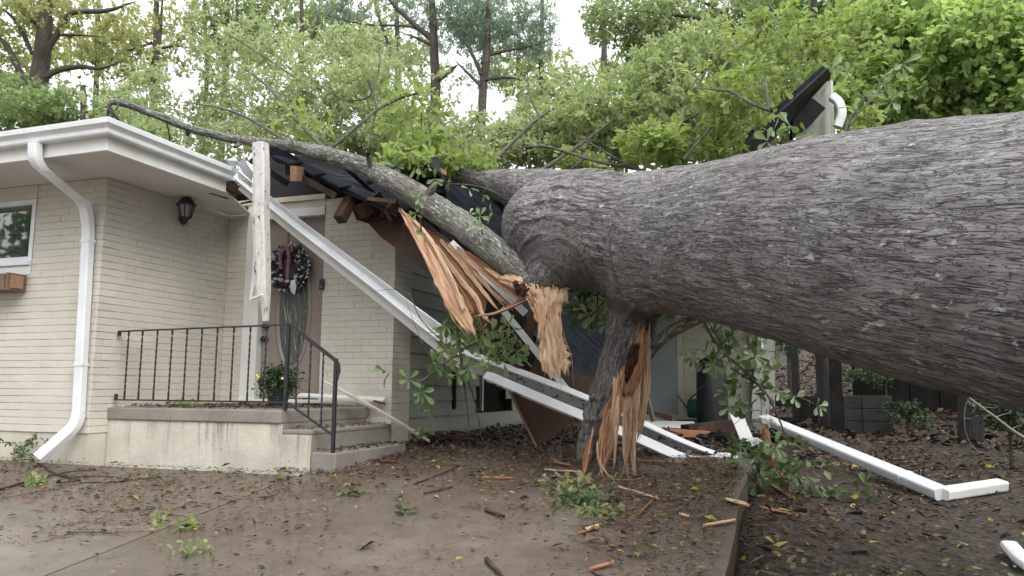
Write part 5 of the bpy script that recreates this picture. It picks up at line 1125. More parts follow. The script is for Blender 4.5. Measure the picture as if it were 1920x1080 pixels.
# trees added to shade the side yard, most of them out of view
for (x, y, h, r_, lab) in ((9.5, 8.0, 8.0, 3.0, 'large tree added to shade the side yard right of the vine covered tree'), (5.2, 13.5, 8.2, 3.0, 'second tree added to shade the bank behind the side yard'), (9.5, 3.0, 7.5, 3.0, 'tree added for shade by the right side of the driveway'), (1.8, 17.5, 8.8, 2.8, 'tree added for shade on the bank behind the carport roof')):
    gz = float(soil_z(x, y)); rt = thing('tree', (x, y, gz), lab, 'tree'); limb_w('trunk', [np.r_[x, y, gz-.1, .22], np.r_[x+.1, y, gz+2.5, .18], np.r_[x-.1, y+.2, h, .08]], M_bark3, rt, 5, 10, .01)
    q = unit(rng.normal(size=(1500, 3)))*rng.random((1500, 1))**.45*np.array([r_, r_, 2.2])+np.array([x, y, h]); foliage('crown', q[fbm(q*.9, 3, 2) > .36], 8, .17, L_deep, rt)
# far wood that closes the horizon
wood_pts = []
for k in range(46):
    a = math.radians(-62+k*2.9)+yaw*0; r = random.uniform(42, 60); c = np.array([math.sin(a)*r, math.cos(a)*r, random.uniform(2.5, 5)])
    q = unit(rng.normal(size=(330, 3)))*rng.random((330, 1))**.5*np.array([4.2, 4.2, 3.6]); wood_pts.append(c+q)
fw = foliage('distant_wood', np.concatenate(wood_pts), 6, .42, L_grey, None, LO, .42, tw=.5); tag(fw, 'far wood of pale green trees closing the view behind the house', 'wood', kind='stuff')

# last trees reflect in the pane, the others are added to block low light
for (x, y, h, lab) in ((-6, -14, 8, 'round tree added behind the viewpoint to block low light'), (1, -15, 9, 'tall tree added straight behind the viewpoint to block low light'), (8, -12, 8.5, 'tree added behind the viewpoint to the right to block low light'), (13, -6, 9, 'tree added on the right of the viewpoint to block low light'), (14.5, 2, 9, 'big tree added at the far right of the driveway to block low light'), (-13, -9, 9, 'leafy street tree behind the viewpoint reflected in the left window'), (-19, -4, 8, 'second leafy tree further left behind the viewpoint'),):
    rt = thing('tree', (x, y, 0), lab, 'tree'); limb_w('trunk', [np.r_[x, y, -.2, .28], np.r_[x+.2, y, 3, .22], np.r_[x-.1, y+.2, h*.8, .1]], M_bark3, rt, 5, 10, .01)
    q = unit(rng.normal(size=(800, 3)))*rng.random((800, 1))**.4*np.array([3.8, 3.4, 3.2])+np.array([x, y, h*.62]); q = q[fbm(q*.8, 3, 2) > .40]; foliage('crown', q, 8, .26, L_deep, rt)

# ================================================================ NEAR SPRIGS: every leaf a piece of its own
LEAF_ME = []
for q in range(4):
    T, Fc = SPAT; T = T.copy()*[1, .47+.07*(q % 3), 1]; T[:, 2] += -.12*(T[:, 0]**2)*(q % 3-.3); me = bpy.data.meshes.new('leaf'); me.from_pydata([tuple(v) for v in T], [], Fc); me.update(); LEAF_ME.append(me)
def objleaf_mat(name, cols, trans=.3):
    m = leaf_mat(name, cols, trans, .38, .5); t = m.node_tree
    for n_ in t.nodes:
        if n_.type == 'ATTRIBUTE':
            oi = t.nodes.new('ShaderNodeObjectInfo')
            for l in list(n_.outputs['Fac'].links): t.links.new(oi.outputs['Random'], l.to_socket)
    return m
M_leafA = objleaf_mat('green oak leaf', [(.05, .11, .03), (.08, .16, .045), (.12, .21, .06), (.15, .23, .09)])
M_leafB = objleaf_mat('glossy oak leaf', [(.09, .15, .06), (.13, .20, .08), (.18, .25, .12), (.26, .31, .20)])  # lighter than the plain green leaf
M_leafC = objleaf_mat('pale underside oak leaf', [(.15, .22, .07), (.22, .27, .16), (.30, .34, .27), (.13, .22, .05)])
LM = {}
for nm, m in (('A', M_leafA), ('B', M_leafB), ('C', M_leafC)):
    LM[nm] = []
    for me in LEAF_ME: c = me.copy(); c.name = 'leaf'; c.materials.append(m); LM[nm].append(c)
nleaf = 0; extra_leaves = {}
def add_leaf(par, pos, d, up, L, key):
    global nleaf
    d = d/np.linalg.norm(d); s = np.cross(up, d); s /= np.linalg.norm(s)+1e-9; u = np.cross(d, s)
    me = random.choice(LM[key]); M_ = Matrix(((d[0], s[0], u[0]), (d[1], s[1], u[1]), (d[2], s[2], u[2]))).to_4x4()
    o = bpy.data.objects.new('leaf', me); col.objects.link(o); o.parent = par; o.matrix_local = Matrix.Translation(Vector(pos)-wloc(par)) @ M_ @ Matrix.Diagonal((L, L, L, 1)); nleaf += 1
def sprig(label, twigs, whorls, L, key, droop=.35, k=6, main=3.2, group=None):
    """twigs: lists of (x,y,Z,r); whorls: (x,y,Z[,k]) leaf rosettes"""
    root = thing('leafy_branch', P(*twigs[0][0][:3]), label, 'branch', group)
    for t in twigs: limb('twig', t, M_bark3, root, 4, 6, 0)
    for w_ in whorls:
        c = P(*w_[:3]); kk = w_[3] if len(w_) > 3 else k; ax = unit(np.array([random.gauss(0, .6), -.5+random.gauss(0, .4), random.gauss(-.2, .4)])); b1 = unit(np.cross(ax, [0, 0, 1.])); b2 = np.cross(ax, b1); a0 = random.random()*6
        for i in range(kk):
            a = a0+2*math.pi*i/kk+random.gauss(0, .25); d = unit(b1*math.cos(a)+b2*math.sin(a)+ax*random.uniform(.1, .7)-np.array([0, 0, droop])); add_leaf(root, c+ax*random.uniform(-.02, .02), d, unit(ax+np.array([0, 0, .4])), L*random.uniform(.7, 1.15), key)
    return root
def along(pts, n, Z, sp=14): 
    out = []
    for i in range(n):
        f = i/(n-1)*(len(pts)-1); k_ = min(int(f), len(pts)-2); f -= k_; out.append((pts[k_][0]*(1-f)+pts[k_+1][0]*f+random.uniform(-sp, sp), pts[k_][1]*(1-f)+pts[k_+1][1]*f+random.uniform(-sp, sp), Z+random.uniform(-.15, .15)))
    return out
sprig('leafy oak twigs hanging in front of the brick pier and the long fallen gutter', [[(852, 560, 6.75, 2.4), (858, 620, 6.72, 2.6), (868, 700, 6.7, 2.4), (880, 800, 6.9, 2.0)], [(858, 665, 6.7, 2), (820, 690, 6.7, 1.8), (785, 715, 6.7, 1.4), (740, 700, 6.7, 1)], [(860, 660, 6.7, 1.6), (905, 640, 6.7, 1.6), (960, 650, 6.7, 1.2)], [(870, 690, 6.7, 1.6), (892, 760, 6.8, 1.5), (905, 830, 6.9, 1.3)], [(845, 690, 6.7, 1), (800, 660, 6.75, .9), (760, 560, 6.9, .7)], [(850, 660, 6.7, 1.2), (790, 600, 6.8, 1), (760, 545, 6.9, .8), (690, 548, 7.0, .5)]],
      [(728, 698, 6.7, 4), (812, 682, 6.7, 7), (845, 590, 6.7, 6), (838, 610, 6.75, 5), (868, 632, 6.7, 6), (900, 625, 6.7, 6), (925, 640, 6.7, 6), (948, 655, 6.68, 6), (970, 660, 6.7, 5), (790, 735, 6.7, 6), (808, 770, 6.75, 5), (765, 712, 6.7, 5), (855, 705, 6.7, 5), (905, 672, 6.66, 6), (880, 690, 6.66, 5), (793, 800, 6.8, 4), (893, 585, 6.6, 4), (938, 605, 6.6, 3)], .125, 'A')
sp_r = sprig('long leafy oak branch trailing down beside the white carport post', [[(1300, 560, 5.6, 3), (1340, 640, 6.2, 2.6), (1400, 700, 6.1, 2.6), (1450, 760, 6.0, 2.2), (1500, 900, 5.9, 1.8)], [(1420, 620, 6.1, 2), (1414, 680, 6.1, 2.4), (1408, 740, 6.1, 2.2), (1400, 800, 6.1, 1.6)], [(1370, 690, 6.1, 1.6), (1430, 725, 6.1, 1.4), (1500, 745, 6.1, 1.2), (1550, 770, 6.1, .8)], [(1320, 590, 5.8, 1.4), (1360, 660, 6.1, 1.4), (1385, 720, 6.1, 1.2)]],
      along([(1300, 650), (1340, 700), (1380, 740), (1420, 790), (1460, 850), (1530, 930), (1590, 960)], 13, 6.05, 22)+along([(1330, 600), (1420, 610), (1420, 660), (1420, 690)], 5, 6.1, 10)+[(1490, 745, 6.1), (1535, 762, 6.1), (1460, 735, 6.1)], .098, 'B')
sprig('small pale green oak shoots growing out of the bark beside the snapped branch fork', [[(790, 440, 6.6, 1.6), (788, 400, 6.5, 1.3), (786, 365, 6.5, 1)], [(905, 440, 6.4, 1.4), (900, 415, 6.35, 1.3), (890, 395, 6.35, 1)]], [(785, 372, 6.5, 5), (780, 400, 6.5, 5), (797, 440, 6.5, 3), (880, 400, 6.35, 5), (900, 405, 6.35, 5), (925, 402, 6.35, 4), (893, 425, 6.35, 4)], .085, 'C', droop=.1)
sprig('small leafy sprays lying on the curled shingles', [[(840, 345, 7.1, 1.6), (900, 350, 7.0, 1.4), (960, 375, 6.9, 1)]], [(745, 312, 7.2, 6), (770, 300, 7.2, 6), (790, 318, 7.2, 5), (845, 340, 7.1, 5), (880, 355, 7.0, 4), (905, 365, 6.95, 3), (815, 335, 7.2, 5)], .105, 'A')
sprig('pale leaved oak shoot standing on top of the trunk before the raised roof', [[(1475, 268, 5.6, 1.2), (1500, 262, 5.6, 1.2), (1560, 260, 5.6, 1)], [(1590, 250, 5.5, 2), (1596, 222, 5.5, 1.8), (1620, 190, 5.5, 1.4), (1680, 110, 5.5, 1)]], [(1455, 245, 5.6, 4), (1440, 265, 5.6, 4), (1480, 235, 5.6, 3), (1515, 250, 5.6, 4), (1620, 180, 5.5, 6), (1650, 150, 5.5, 6), (1590, 135, 5.5, 5), (1670, 190, 5.5, 6), (1690, 120, 5.5, 5), (1560, 130, 5.5, 4)], .115, 'C', droop=.05)
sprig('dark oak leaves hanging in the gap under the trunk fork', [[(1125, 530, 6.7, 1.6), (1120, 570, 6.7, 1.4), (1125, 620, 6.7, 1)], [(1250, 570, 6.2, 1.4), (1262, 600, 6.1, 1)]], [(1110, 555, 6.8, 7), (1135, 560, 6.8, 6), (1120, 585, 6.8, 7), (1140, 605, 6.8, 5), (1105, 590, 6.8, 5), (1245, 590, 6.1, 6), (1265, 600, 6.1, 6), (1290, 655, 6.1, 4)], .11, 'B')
np_p = blob_points([(1115, 570, 7.2, 45, 45, .3, 60), (1125, 540, 7.2, 40, 25, .3, 30)], .3, 2); foliage('foliage', np_p, 7, .11, L_gloss, tree, SP4, .34)
q = blob_points([(1400, 700, 6.3, 50, 90, .3, 20), (1440, 860, 6.1, 70, 60, .3, 22), (1560, 950, 5.9, 90, 40, .2, 18), (1350, 640, 6.2, 50, 40, .3, 8)], .3, 2.5, 9); foliage('foliage', q, 7, .105, L_gloss, sp_r, SP4, .34, .5, M_bark3)
q = blob_points([(850, 640, 6.9, 40, 70, .2, 14), (930, 650, 6.9, 60, 40, .2, 16)], .3, 2.5, 9); foliage('foliage', q, 6, .11, L_oak, tree, SP4, .34, .5, M_bark3)

# mums
q = unit(rng.normal(size=(420, 3)))*(rng.random((420, 1))**.3)*np.array([.195, .18, .13])+(pc+np.array([0, 0, .26])); foliage('foliage', q[q[:, 2] > pc[2]+.15], 6, .03, M_mum, pot, SP4, .5)
for (dx, dz) in ((-.14, .31), (-.125, .29), (.15, .28)): mb = MB(); c = pc+np.array([dx, -.15, dz]); mb.tube([c, c+[0, -.008, .003]], [.013, .010], 8); mb.build('blossom', M_yel, pot)

# ================================================================ RIGHT SIDE AND BACKGROUND YARD
def bx(name, root, m, *b, **k): return MB().box(*b).build(name, m, root, **k)
cp = thing('carport_post', (-.30, 12.9, .95), 'tall white carport corner post standing behind the trailing leaves', 'post')
MB().beam(P(1418, 790, 12.6), P(1420, 560, 12.6), .13, .13, up=(0, -1, 0)).build('post_shaft', M_whitewood, cp); MB().beam(P(1435, 780, 12.5), P(1438, 560, 12.5), .10, .08, up=(0, -1, 0)).build('pipe', M_ds, cp)
lb2 = thing('leaning_white_board', P(1450, 768, 12.8), 'wide pale board leaning upright just right of the carport post', 'board'); px_poly([(1443, 768, 12.8), (1453, 764, 12.9), (1453, 640, 12.9), (1448, 600, 12.9), (1442, 600, 12.8)], M_siding2, .05, 'board', lb2)
br = ground_at(1408, 834, dz=0)
kn = thing('knocked_post_base', P(1395, 835, 7.6), 'broken white post foot tilted over behind the end of the fallen gutter', 'post'); MB().beam(P(1408, 842, 7.6), P(1380, 775, 7.9), .12, .10, up=(0, -1, .2)).build('post_shaft', M_whitewood, kn)
el = thing('loose_downspout_end', P(1405, 845, 7.3), 'short open white downspout piece lying at the end of the fallen gutter', 'downspout'); MB().sweep([P(1398, 842, 7.2), P(1412, 830, 7.5), P(1424, 838, 7.6)], rr(.11, .10), ups=(0, 0, 1), cap=False).build('pipe', M_dirty, el)
# downspout lying in the yard
ld = thing('lying_downspout', ground_at(1770, 932, True), 'long white downspout lying in the yard from the carport post toward the right', 'downspout')
g1, g0 = ground_at(1768, 926, True, .05), P(1432, 785, 9.0); g0[2] = max(g0[2], .98)
MB().sweep([g0, g0*.5+g1*.5+[0, 0, -.0], g1], rr(.13, .085, .02), ups=(0, -.5, 1)).build('pipe', M_ds, ld); MB().sweep([g1+(g0-g1)*.14, g1+(g0-g1)*.155], rr(.14, .095, .02), ups=(0, -.5, 1)).build('strap', M_ds, ld)
ld2 = thing('white_downspout_piece', ground_at(1880, 915, True), 'short dirty white channel lying against the far end of the long downspout', 'downspout'); a, b = ground_at(1766, 926, True, .05), ground_at(1878, 909, True, .05); MB().sweep([a, b], rr(.11, .08, .015), ups=(0, -.3, 1)).build('pipe', M_whitewood, ld2)
wcn = ground_at(1905, 1040, True, .02); wch = thing('white_corner_piece', wcn, 'rounded white scrap lying in the leaves at the bottom right corner', 'scrap'); MB().sweep([ground_at(1892, 1022, True, .05), ground_at(1912, 1045, True, .06), ground_at(1935, 1062, True, .05)], rr(.09, .05, .02), ups=(0, -.3, 1)).build('scrap', M_whitewood, wch)
wh2 = thing('short_white_strip', P(1500, 808, 9.5), 'short white strip of trim on the ground behind the upper end of the lying downspout', 'trim'); a, b = ground_at(1440, 812, True, .03), ground_at(1515, 808, True, .03); MB().beam(a, b, .07, .02).build('strip', M_whitewood, wh2)
# bright split stick leaning in the foliage
st = thing('split_orange_stick', ground_at(1487, 930, True), 'orange split stick of broken wood leaning in the leaves below the carport post', 'stick')
splinter([(1432, 795, 6.3, 12), (1440, 830, 6.25, 14), (1452, 870, 6.2, 14), (1470, 905, 6.1, 13), (1486, 930, 6.0, 5)], M_w2, .03, .06, 5, st, 'stick', seed=77)
# retaining wall, planter, dark posts, bank
def yard_at(x, y, Z): q = P(x, y, Z); return q
rw = thing('retaining_wall', P(1500, 780, 14.5), 'low retaining wall of shade darkened blocks at the foot of the leafy bank behind the carport', 'wall')
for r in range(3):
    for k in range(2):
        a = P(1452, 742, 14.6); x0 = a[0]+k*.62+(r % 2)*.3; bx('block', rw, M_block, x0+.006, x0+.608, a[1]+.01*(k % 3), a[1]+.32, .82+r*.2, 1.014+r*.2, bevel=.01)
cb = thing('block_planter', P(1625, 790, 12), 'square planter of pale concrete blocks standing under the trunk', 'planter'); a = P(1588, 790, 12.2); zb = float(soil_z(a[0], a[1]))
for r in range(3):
    for k, (w0, w1) in enumerate(((0, .22), (.226, .66))): bx('block', cb, M_block if r == 5 else mat('shade dimmed block %d%d' % (r, k), (.06, .068, .06), (.04, .044, .038), 7, .9, .4, 50), a[0]+w0, a[0]+w1, a[1], a[1]+.4, zb+r*.2, zb+r*.2+.194, bevel=.008)  # pale blocks with the shade under the trunk put into their colour
foliage('foliage', np.array([a+[random.uniform(0, .65), random.uniform(0, .4), .70+random.uniform(0, .15)] for _ in range(60)]), 5, .10, L_gloss, cb, SP4, .3)
M_dpost = mat('shade darkened timber', (.02, .018, .018), (.035, .03, .028), 5, .7)  # dark timber, its colour lowered further for shade beneath the trunk
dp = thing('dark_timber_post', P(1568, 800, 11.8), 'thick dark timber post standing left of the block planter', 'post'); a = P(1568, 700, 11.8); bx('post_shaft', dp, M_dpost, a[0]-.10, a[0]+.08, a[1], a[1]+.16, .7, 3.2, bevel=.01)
M_ddoor = mat('shade black shed wall', (.013, .013, .013), (.02, .019, .018), 4, .9, .3, 40)  # near-black colour paints in the deep shade beneath the trunk
shed = thing('dark_shed', P(1700, 760, 15.5), 'low shed wall beneath the fallen trunk, coloured near black for deep shade', 'shed'); a = P(1600, 740, 15.2); bx('wall', shed, M_ddoor, a[0], a[0]+7, a[1], a[1]+.2, .6, 2.9)
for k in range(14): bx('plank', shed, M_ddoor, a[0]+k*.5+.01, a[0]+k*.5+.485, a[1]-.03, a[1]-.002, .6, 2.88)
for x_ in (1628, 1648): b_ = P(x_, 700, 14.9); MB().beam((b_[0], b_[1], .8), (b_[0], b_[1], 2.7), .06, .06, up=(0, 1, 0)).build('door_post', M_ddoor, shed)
# things in the carport
tc = thing('green_watering_can', P(1306, 782, 12.6), 'green plastic watering can standing against the storage wall', 'watering can'); c = P(1306, 783, 12.6)
mb = MB(); mb.tube([c+[0, 0, z] for z in (0, .02, .17, .27, .30)], [.13, .15, .155, .14, .125], 18, cap=True); mb.build('body', M_teal, tc, smooth=True)
mb = MB(); mb.tube(smooth_path([c+[.12, 0, .26], c+[.17, 0, .38], c+[.02, 0, .40], c+[-.10, 0, .30]], .05), .012, 6); mb.build('handle', M_teal, tc); mb = MB(); mb.tube([c+[-.12, 0, .12], c+[-.22, 0, .26], c+[-.30, 0, .36]], [.03, .02, .022], 8); mb.build('spout', M_teal, tc)
gr = thing('covered_grill', P(1336, 800, 12.2), 'tall black covered grill standing in the carport behind the trailing leaves', 'grill'); c = P(1336, 800, 12.2)
mb = MB(); mb.tube([c+[0, 0, z] for z in (0, .1, .5, .9, 1.05, 1.12)], [.23, .25, .24, .22, .17, .04], 12, jit=.12); mb.build('cover', M_blackplastic, gr, smooth=True)
MB().box(c[0]-.55, c[0]-.2, c[1]-.2, c[1]+.2, c[2]-.02, c[2]+.10).build('base', M_blackplastic, gr)
wbx = thing('fallen_door_leaf', P(1250, 795, 11), 'flat pale door leaf fallen on the carport floor before the utility door', 'door'); px_poly([(1205, 788, 11.8), (1300, 790, 11.6), (1310, 800, 11), (1215, 797, 11.0)], M_whitewood, .03, 'panel', wbx)
for i, (a, b, w_, h_, lab, m) in enumerate((((1285, 832, 9.2), (1390, 798, 9.6), .16, .16, 'thick russet broken beam end on the carport floor', M_ply), ((1255, 812, 9.0), (1330, 820, 9.0), .08, .10, 'short russet broken beam beneath the thick one', M_w2), ((1060, 868, 7.2), (1098, 880, 7.1), .10, .07, 'dark split log end left of the stump foot', M_lumber), ((1210, 735, 9), (1225, 790, 8.9), .05, .05, 'thin grey stick leaning behind the pale splinters', M_bark3), ((1205, 770, 9.6), (1260, 785, 9.5), .10, .06, 'dark board propped behind the pale splinters', M_lumber))):
    A0, B0 = P(*a), P(*b); 
    for q_ in (A0, B0): q_[2] = max(q_[2], float(drive_z(q_[1]))+h_/2)
    o = MB().beam(A0, B0, w_, h_).build('broken_beam', m, bevel=.004); tag(o, lab, 'beam')
for i, (x, y, lab, dw) in enumerate(((1018, 775, 'brown rubble heap of broken boards under the hanging decking', 1.0), (1330, 815, 'dark rubble heap of roof scraps on the carport floor', .8), (830, 815, 'small heap of wet leaves and bark by the pier', .5))):
    g = ground_at(x, y+15); mb = MB()
    for k in range(70):
        c = g+np.array([random.gauss(0, dw*.5), random.gauss(0, .3)+.3, random.uniform(0, .13)*math.exp(-random.random())]); d = unit(np.array([random.gauss(0, 1), random.gauss(0, 1), random.gauss(0, .25)]))*random.uniform(.04, .16); mb.beam(c-d, c+d, random.uniform(.02, .08), random.uniform(.008, .02))
    tag(mb.build('rubble', [M_lumber, M_shingle, M_ply][i], kind='stuff'), lab, 'rubble')
# unseen strip of carport ceiling, added to keep the store dark
bc_ = thing('added_rear_ceiling', (-2, 12.2, 3.6), 'unseen rear strip of carport ceiling added to darken the space by the utility door', 'roof'); MB().slab([(-3.9, 10.8, 3.35), (-.2, 10.8, 3.35), (-.2, 13.9, 3.75), (-3.9, 13.9, 3.75)], (0, 0, 1), .06).build('ceiling_panel', M_soffit, bc_)
# bank shrubs and ground plants right
for i, (x, y, Z, rx, ry, n, lab) in enumerate(((1700, 775, 11.5, 50, 22, 60, 'low dark shrub beside the block planter under the trunk'), (1890, 770, 7.4, 40, 45, 70, 'green shrub at the right edge just below the trunk'), (1660, 700, 13.5, 45, 25, 60, 'dark climbing shrub behind the block planter'), (1480, 640, 15.5, 40, 25, 90, 'dark ivy clump on the leafy bank behind the carport'))):
    c = P(x, y, Z); rt = thing('shrub', (c[0], c[1], float(soil_z(c[0], c[1]))), lab, 'shrub'); limb_w('stem', [np.r_[c[0], c[1], float(soil_z(c[0], c[1]))-.05, .02], np.r_[c, .01]], M_bark3, rt, 2, 5, 0); foliage('foliage', blob_points([(x, y, Z, rx, ry, .4, n)], .2, 2, i), 8, .075, L_dim, rt, SP4, .36)
# bare pale twig at the right
tg = thing('bare_twig', P(1920, 822, 4.6), 'pale bare forked twig hanging below the trunk at the right edge', 'twig')
limb('twig', [(1802, 734, 4.4, 1.6), (1830, 756, 4.4, 2), (1870, 785, 4.4, 2.4), (1900, 808, 4.4, 2.6), (1940, 832, 4.4, 3)], mat('pale twig bark', (.34, .31, .28), (.24, .22, .19), 30, .8), tg, 4, 6, 0)
limb('twig', [(1816, 745, 4.4, 1.1), (1808, 775, 4.42, 1.0), (1812, 815, 4.45, .9), (1828, 842, 4.5, .7), (1846, 850, 4.5, .5)], bpy.data.materials['pale twig bark'], tg, 4, 6, 0)
for t in ([(1838, 763, 4.4, 1), (1868, 765, 4.4, .6)], [(1866, 782, 4.4, 1), (1898, 772, 4.4, .6)], [(1895, 805, 4.4, 1), (1915, 796, 4.4, .6)], [(1807, 784, 4.4, .8), (1822, 785, 4.4, .4)]): limb('twig', t, bpy.data.materials['pale twig bark'], tg, 3, 5, 0)

# ================================================================ GROUND LITTER
L_lit = leaf_mat('fallen leaf', [(.05, .03, .02), (.10, .06, .035), (.16, .10, .06), (.23, .15, .09), (.30, .20, .12), (.13, .07, .04), (.34, .22, .05), (.09, .05, .035)], .1, .6)
L_lit2 = leaf_mat('yellow fallen leaf', [(.42, .30, .05), (.5, .36, .07), (.36, .22, .05), (.2, .25, .06)], .2, .5)
L_wet = leaf_mat('wet brown fallen leaf', [(.02, .014, .01), (.045, .028, .018), (.08, .05, .03), (.12, .075, .045), (.17, .10, .055), (.06, .035, .022), (.20, .13, .05), (.04, .03, .02)], .05, .5)  # wet leaves, darkened further to paint in the yard's shade
L_lit3 = leaf_mat('dark leaf fragment', [(.02, .014, .012), (.035, .024, .018), (.06, .04, .03)], .0, .6)
def litter(name, n, xr, yr, L, m, label, soil=False, dens=None, tmpl=LO, ratio=.24, lift=.007, tilt=.22, cat='leaf litter'):
    X = rng.uniform(*xr, n); Y = rng.uniform(*yr, n)
    if dens is not None: k = rng.random(n) < dens(X, Y); X, Y = X[k], Y[k]
    n = len(X); Zz = (soil_z(X, Y) if soil else drive_z(Y)+.004)+lift+rng.random(n)*lift*2; pos = np.stack([X, Y, Zz], -1)
    a = rng.uniform(0, 6.28, n); d = np.stack([np.cos(a), np.sin(a), rng.normal(size=n)*tilt], -1); up = unit(np.stack([rng.normal(size=n)*tilt*1.6, rng.normal(size=n)*tilt*1.6, np.ones(n)], -1)); Ls = L*rng.lognormal(0, .38, n)
    V, F = leaf_arrays(pos, d, up, Ls, Ls*ratio*2*rng.uniform(.6, 1.2, n), tmpl); o = np_mesh(name, V, F, m, None, rnd=np.repeat(rng.random(n), len(tmpl[0])), kind='stuff'); return tag(o, label, cat)
def dd(X, Y):      # the drift thickens toward the house and the slab's edge
    v = fbm(np.stack([X*1.2, Y*1.2, X*0], -1), 21, 3); return np.clip(.24+.5*np.clip((Y-3.2)/3.5, 0, 1)+.75*np.exp(-((X+.5)/.45)**2)+(v-.5)*1.6, .03, 1)*((X > -4.15) | (Y < 5.6))
litter('fallen_leaves', 15000, (-7.5, -.36), (1.8, 7.6), .036, L_lit, 'brown and tan fallen leaves strewn over the wet driveway', dens=dd)
litter('wet_matted_leaves', 6000, (-7.5, -.36), (1.8, 8.0), .040, L_wet, 'dark wet leaves matted on the driveway', dens=dd)
litter('leaf_fragments', 42000, (-7.5, -.36), (1.8, 8.6), .016, L_lit3, 'dark specks of bark and leaf scattered on the driveway', dens=dd)
litter('light_leaf_fragments', 22000, (-7.5, -.36), (1.8, 7.6), .014, L_lit, 'tan leaf crumbs scattered on the driveway', dens=dd)
litter('yellow_leaves', 420, (-7, -.36), (2.2, 7.2), .05, L_lit2, 'scattered yellow leaves lying on the driveway', dens=dd)
litter('carport_litter', 5000, (-3.9, -.3), (7.4, 11), .045, L_lit3, 'dark wet leaves and scraps on the carport floor', ratio=.3, tilt=.4)
dr = lambda X, Y: np.clip(.6+(fbm(np.stack([X, Y, X*0], -1), 5, 3)-.5)*2, .1, 1)
litter('yard_leaves', 26000, (-.28, 6.5), (1.5, 12), .050, L_wet, 'thick carpet of brown fallen leaves in the side yard', True, dr, SP4, .26, .008, .35)
litter('bank_leaves', 16000, (-1.5, 9), (11, 26), .10, L_wet, 'brown leaves covering the bank behind the carport', True, None, LO, .3, .01, .35)
litter('yard_yellow_leaves', 260, (-.28, 4.5), (2, 9), .07, L_lit2, 'scattered yellow leaves lying in the side yard', True, None, SP4, .3, .012, .3)
litter('ground_cover', 4200, (-.2, 5.5), (2, 8.5), .034, leaf_mat('ivy leaf', [(.04, .08, .03), (.07, .12, .045), (.10, .16, .06), (.15, .19, .09)], .2, .4), 'patches of low green ivy among the leaves of the side yard', True, lambda X, Y: np.clip((fbm(np.stack([X*1.1, Y*1.1, X*0], -1), 31, 2)-.52)*8, 0, 1), ROUND, .42, .03, .4, 'ground cover')
L_chip = leaf_mat('pale wood sliver', [(.30, .16, .09), (.45, .28, .17), (.58, .40, .26), (.24, .11, .06)], .0, .7)
near_stump = lambda X, Y: np.clip(1.1*np.exp(-(((X+1.1)/1.1)**2+((Y-5.9)/1.0)**2)), .012, 1)
litter('wood_slivers', 2600, (-5.5, -.36), (2.5, 8.0), .034, L_chip, 'small pale wood slivers scattered round the stump foot', dens=near_stump, ratio=.13)
litter('sawdust_crumbs', 5000, (-3.5, -.36), (3.8, 8.0), .012, L_chip, 'fine pale wood crumbs on the slab below the broken limb', dens=near_stump, ratio=.3)
# long thin needles and twiglets
def sticks(name, n, xr, yr, L, m, label, soil=False, dens=None, r=.0025):
    X = rng.uniform(*xr, n); Y = rng.uniform(*yr, n)
    if dens is not None: k = rng.random(n) < dens(X, Y); X, Y = X[k], Y[k]
    n = len(X); Z = (soil_z(X, Y) if soil else drive_z(Y)+.004)+r*1.5; a = rng.uniform(0, 3.14, n); Ls = L*rng.lognormal(0, .5, n); d = np.stack([np.cos(a), np.sin(a), np.sin(a)*.11], -1); p = np.stack([X, Y, Z], -1); s = np.stack([-np.sin(a), np.cos(a), a*0], -1)*r; u = np.array([0, 0, r*1.6])
    bend = s*rng.uniform(-14, 14, (n, 1)); A = p-d*Ls[:, None]/2; B = p+bend; Cc = p+d*Ls[:, None]/2; V = np.stack([A-s, A+s, A+u, B-s, B+s, B+u, Cc-s*.4, Cc+s*.4, Cc+u*.4], 1).reshape(-1, 3)
    F = []
    for o_ in (0, 3): F += [[o_, o_+3, o_+5, o_+2], [o_+1, o_+2, o_+5, o_+4]]
    F = (np.arange(n)[:, None, None]*9+np.array(F)[None]).reshape(-1, 4); return tag(np_mesh(name, V, F, m, None, kind='stuff', extra={'bark': V}), label, 'twigs')
M_stick = mat('wet dark twig', (.035, .027, .022), (.09, .065, .05), 20, .7)
sticks('small_twigs', 900, (-7.2, -.4), (2.4, 7.6), .10, M_stick, 'small dark twigs scattered across the driveway', dens=dd); sticks('yard_twigs', 500, (-.2, 5), (2, 9), .16, M_stick, 'small dark twigs in the side yard', True, None, .004)
sticks('long_twigs', 60, (-7.2, -.8), (3.0, 7.0), .34, M_stick, 'longer thin dark twigs lying across the driveway', dens=dd, r=.004)
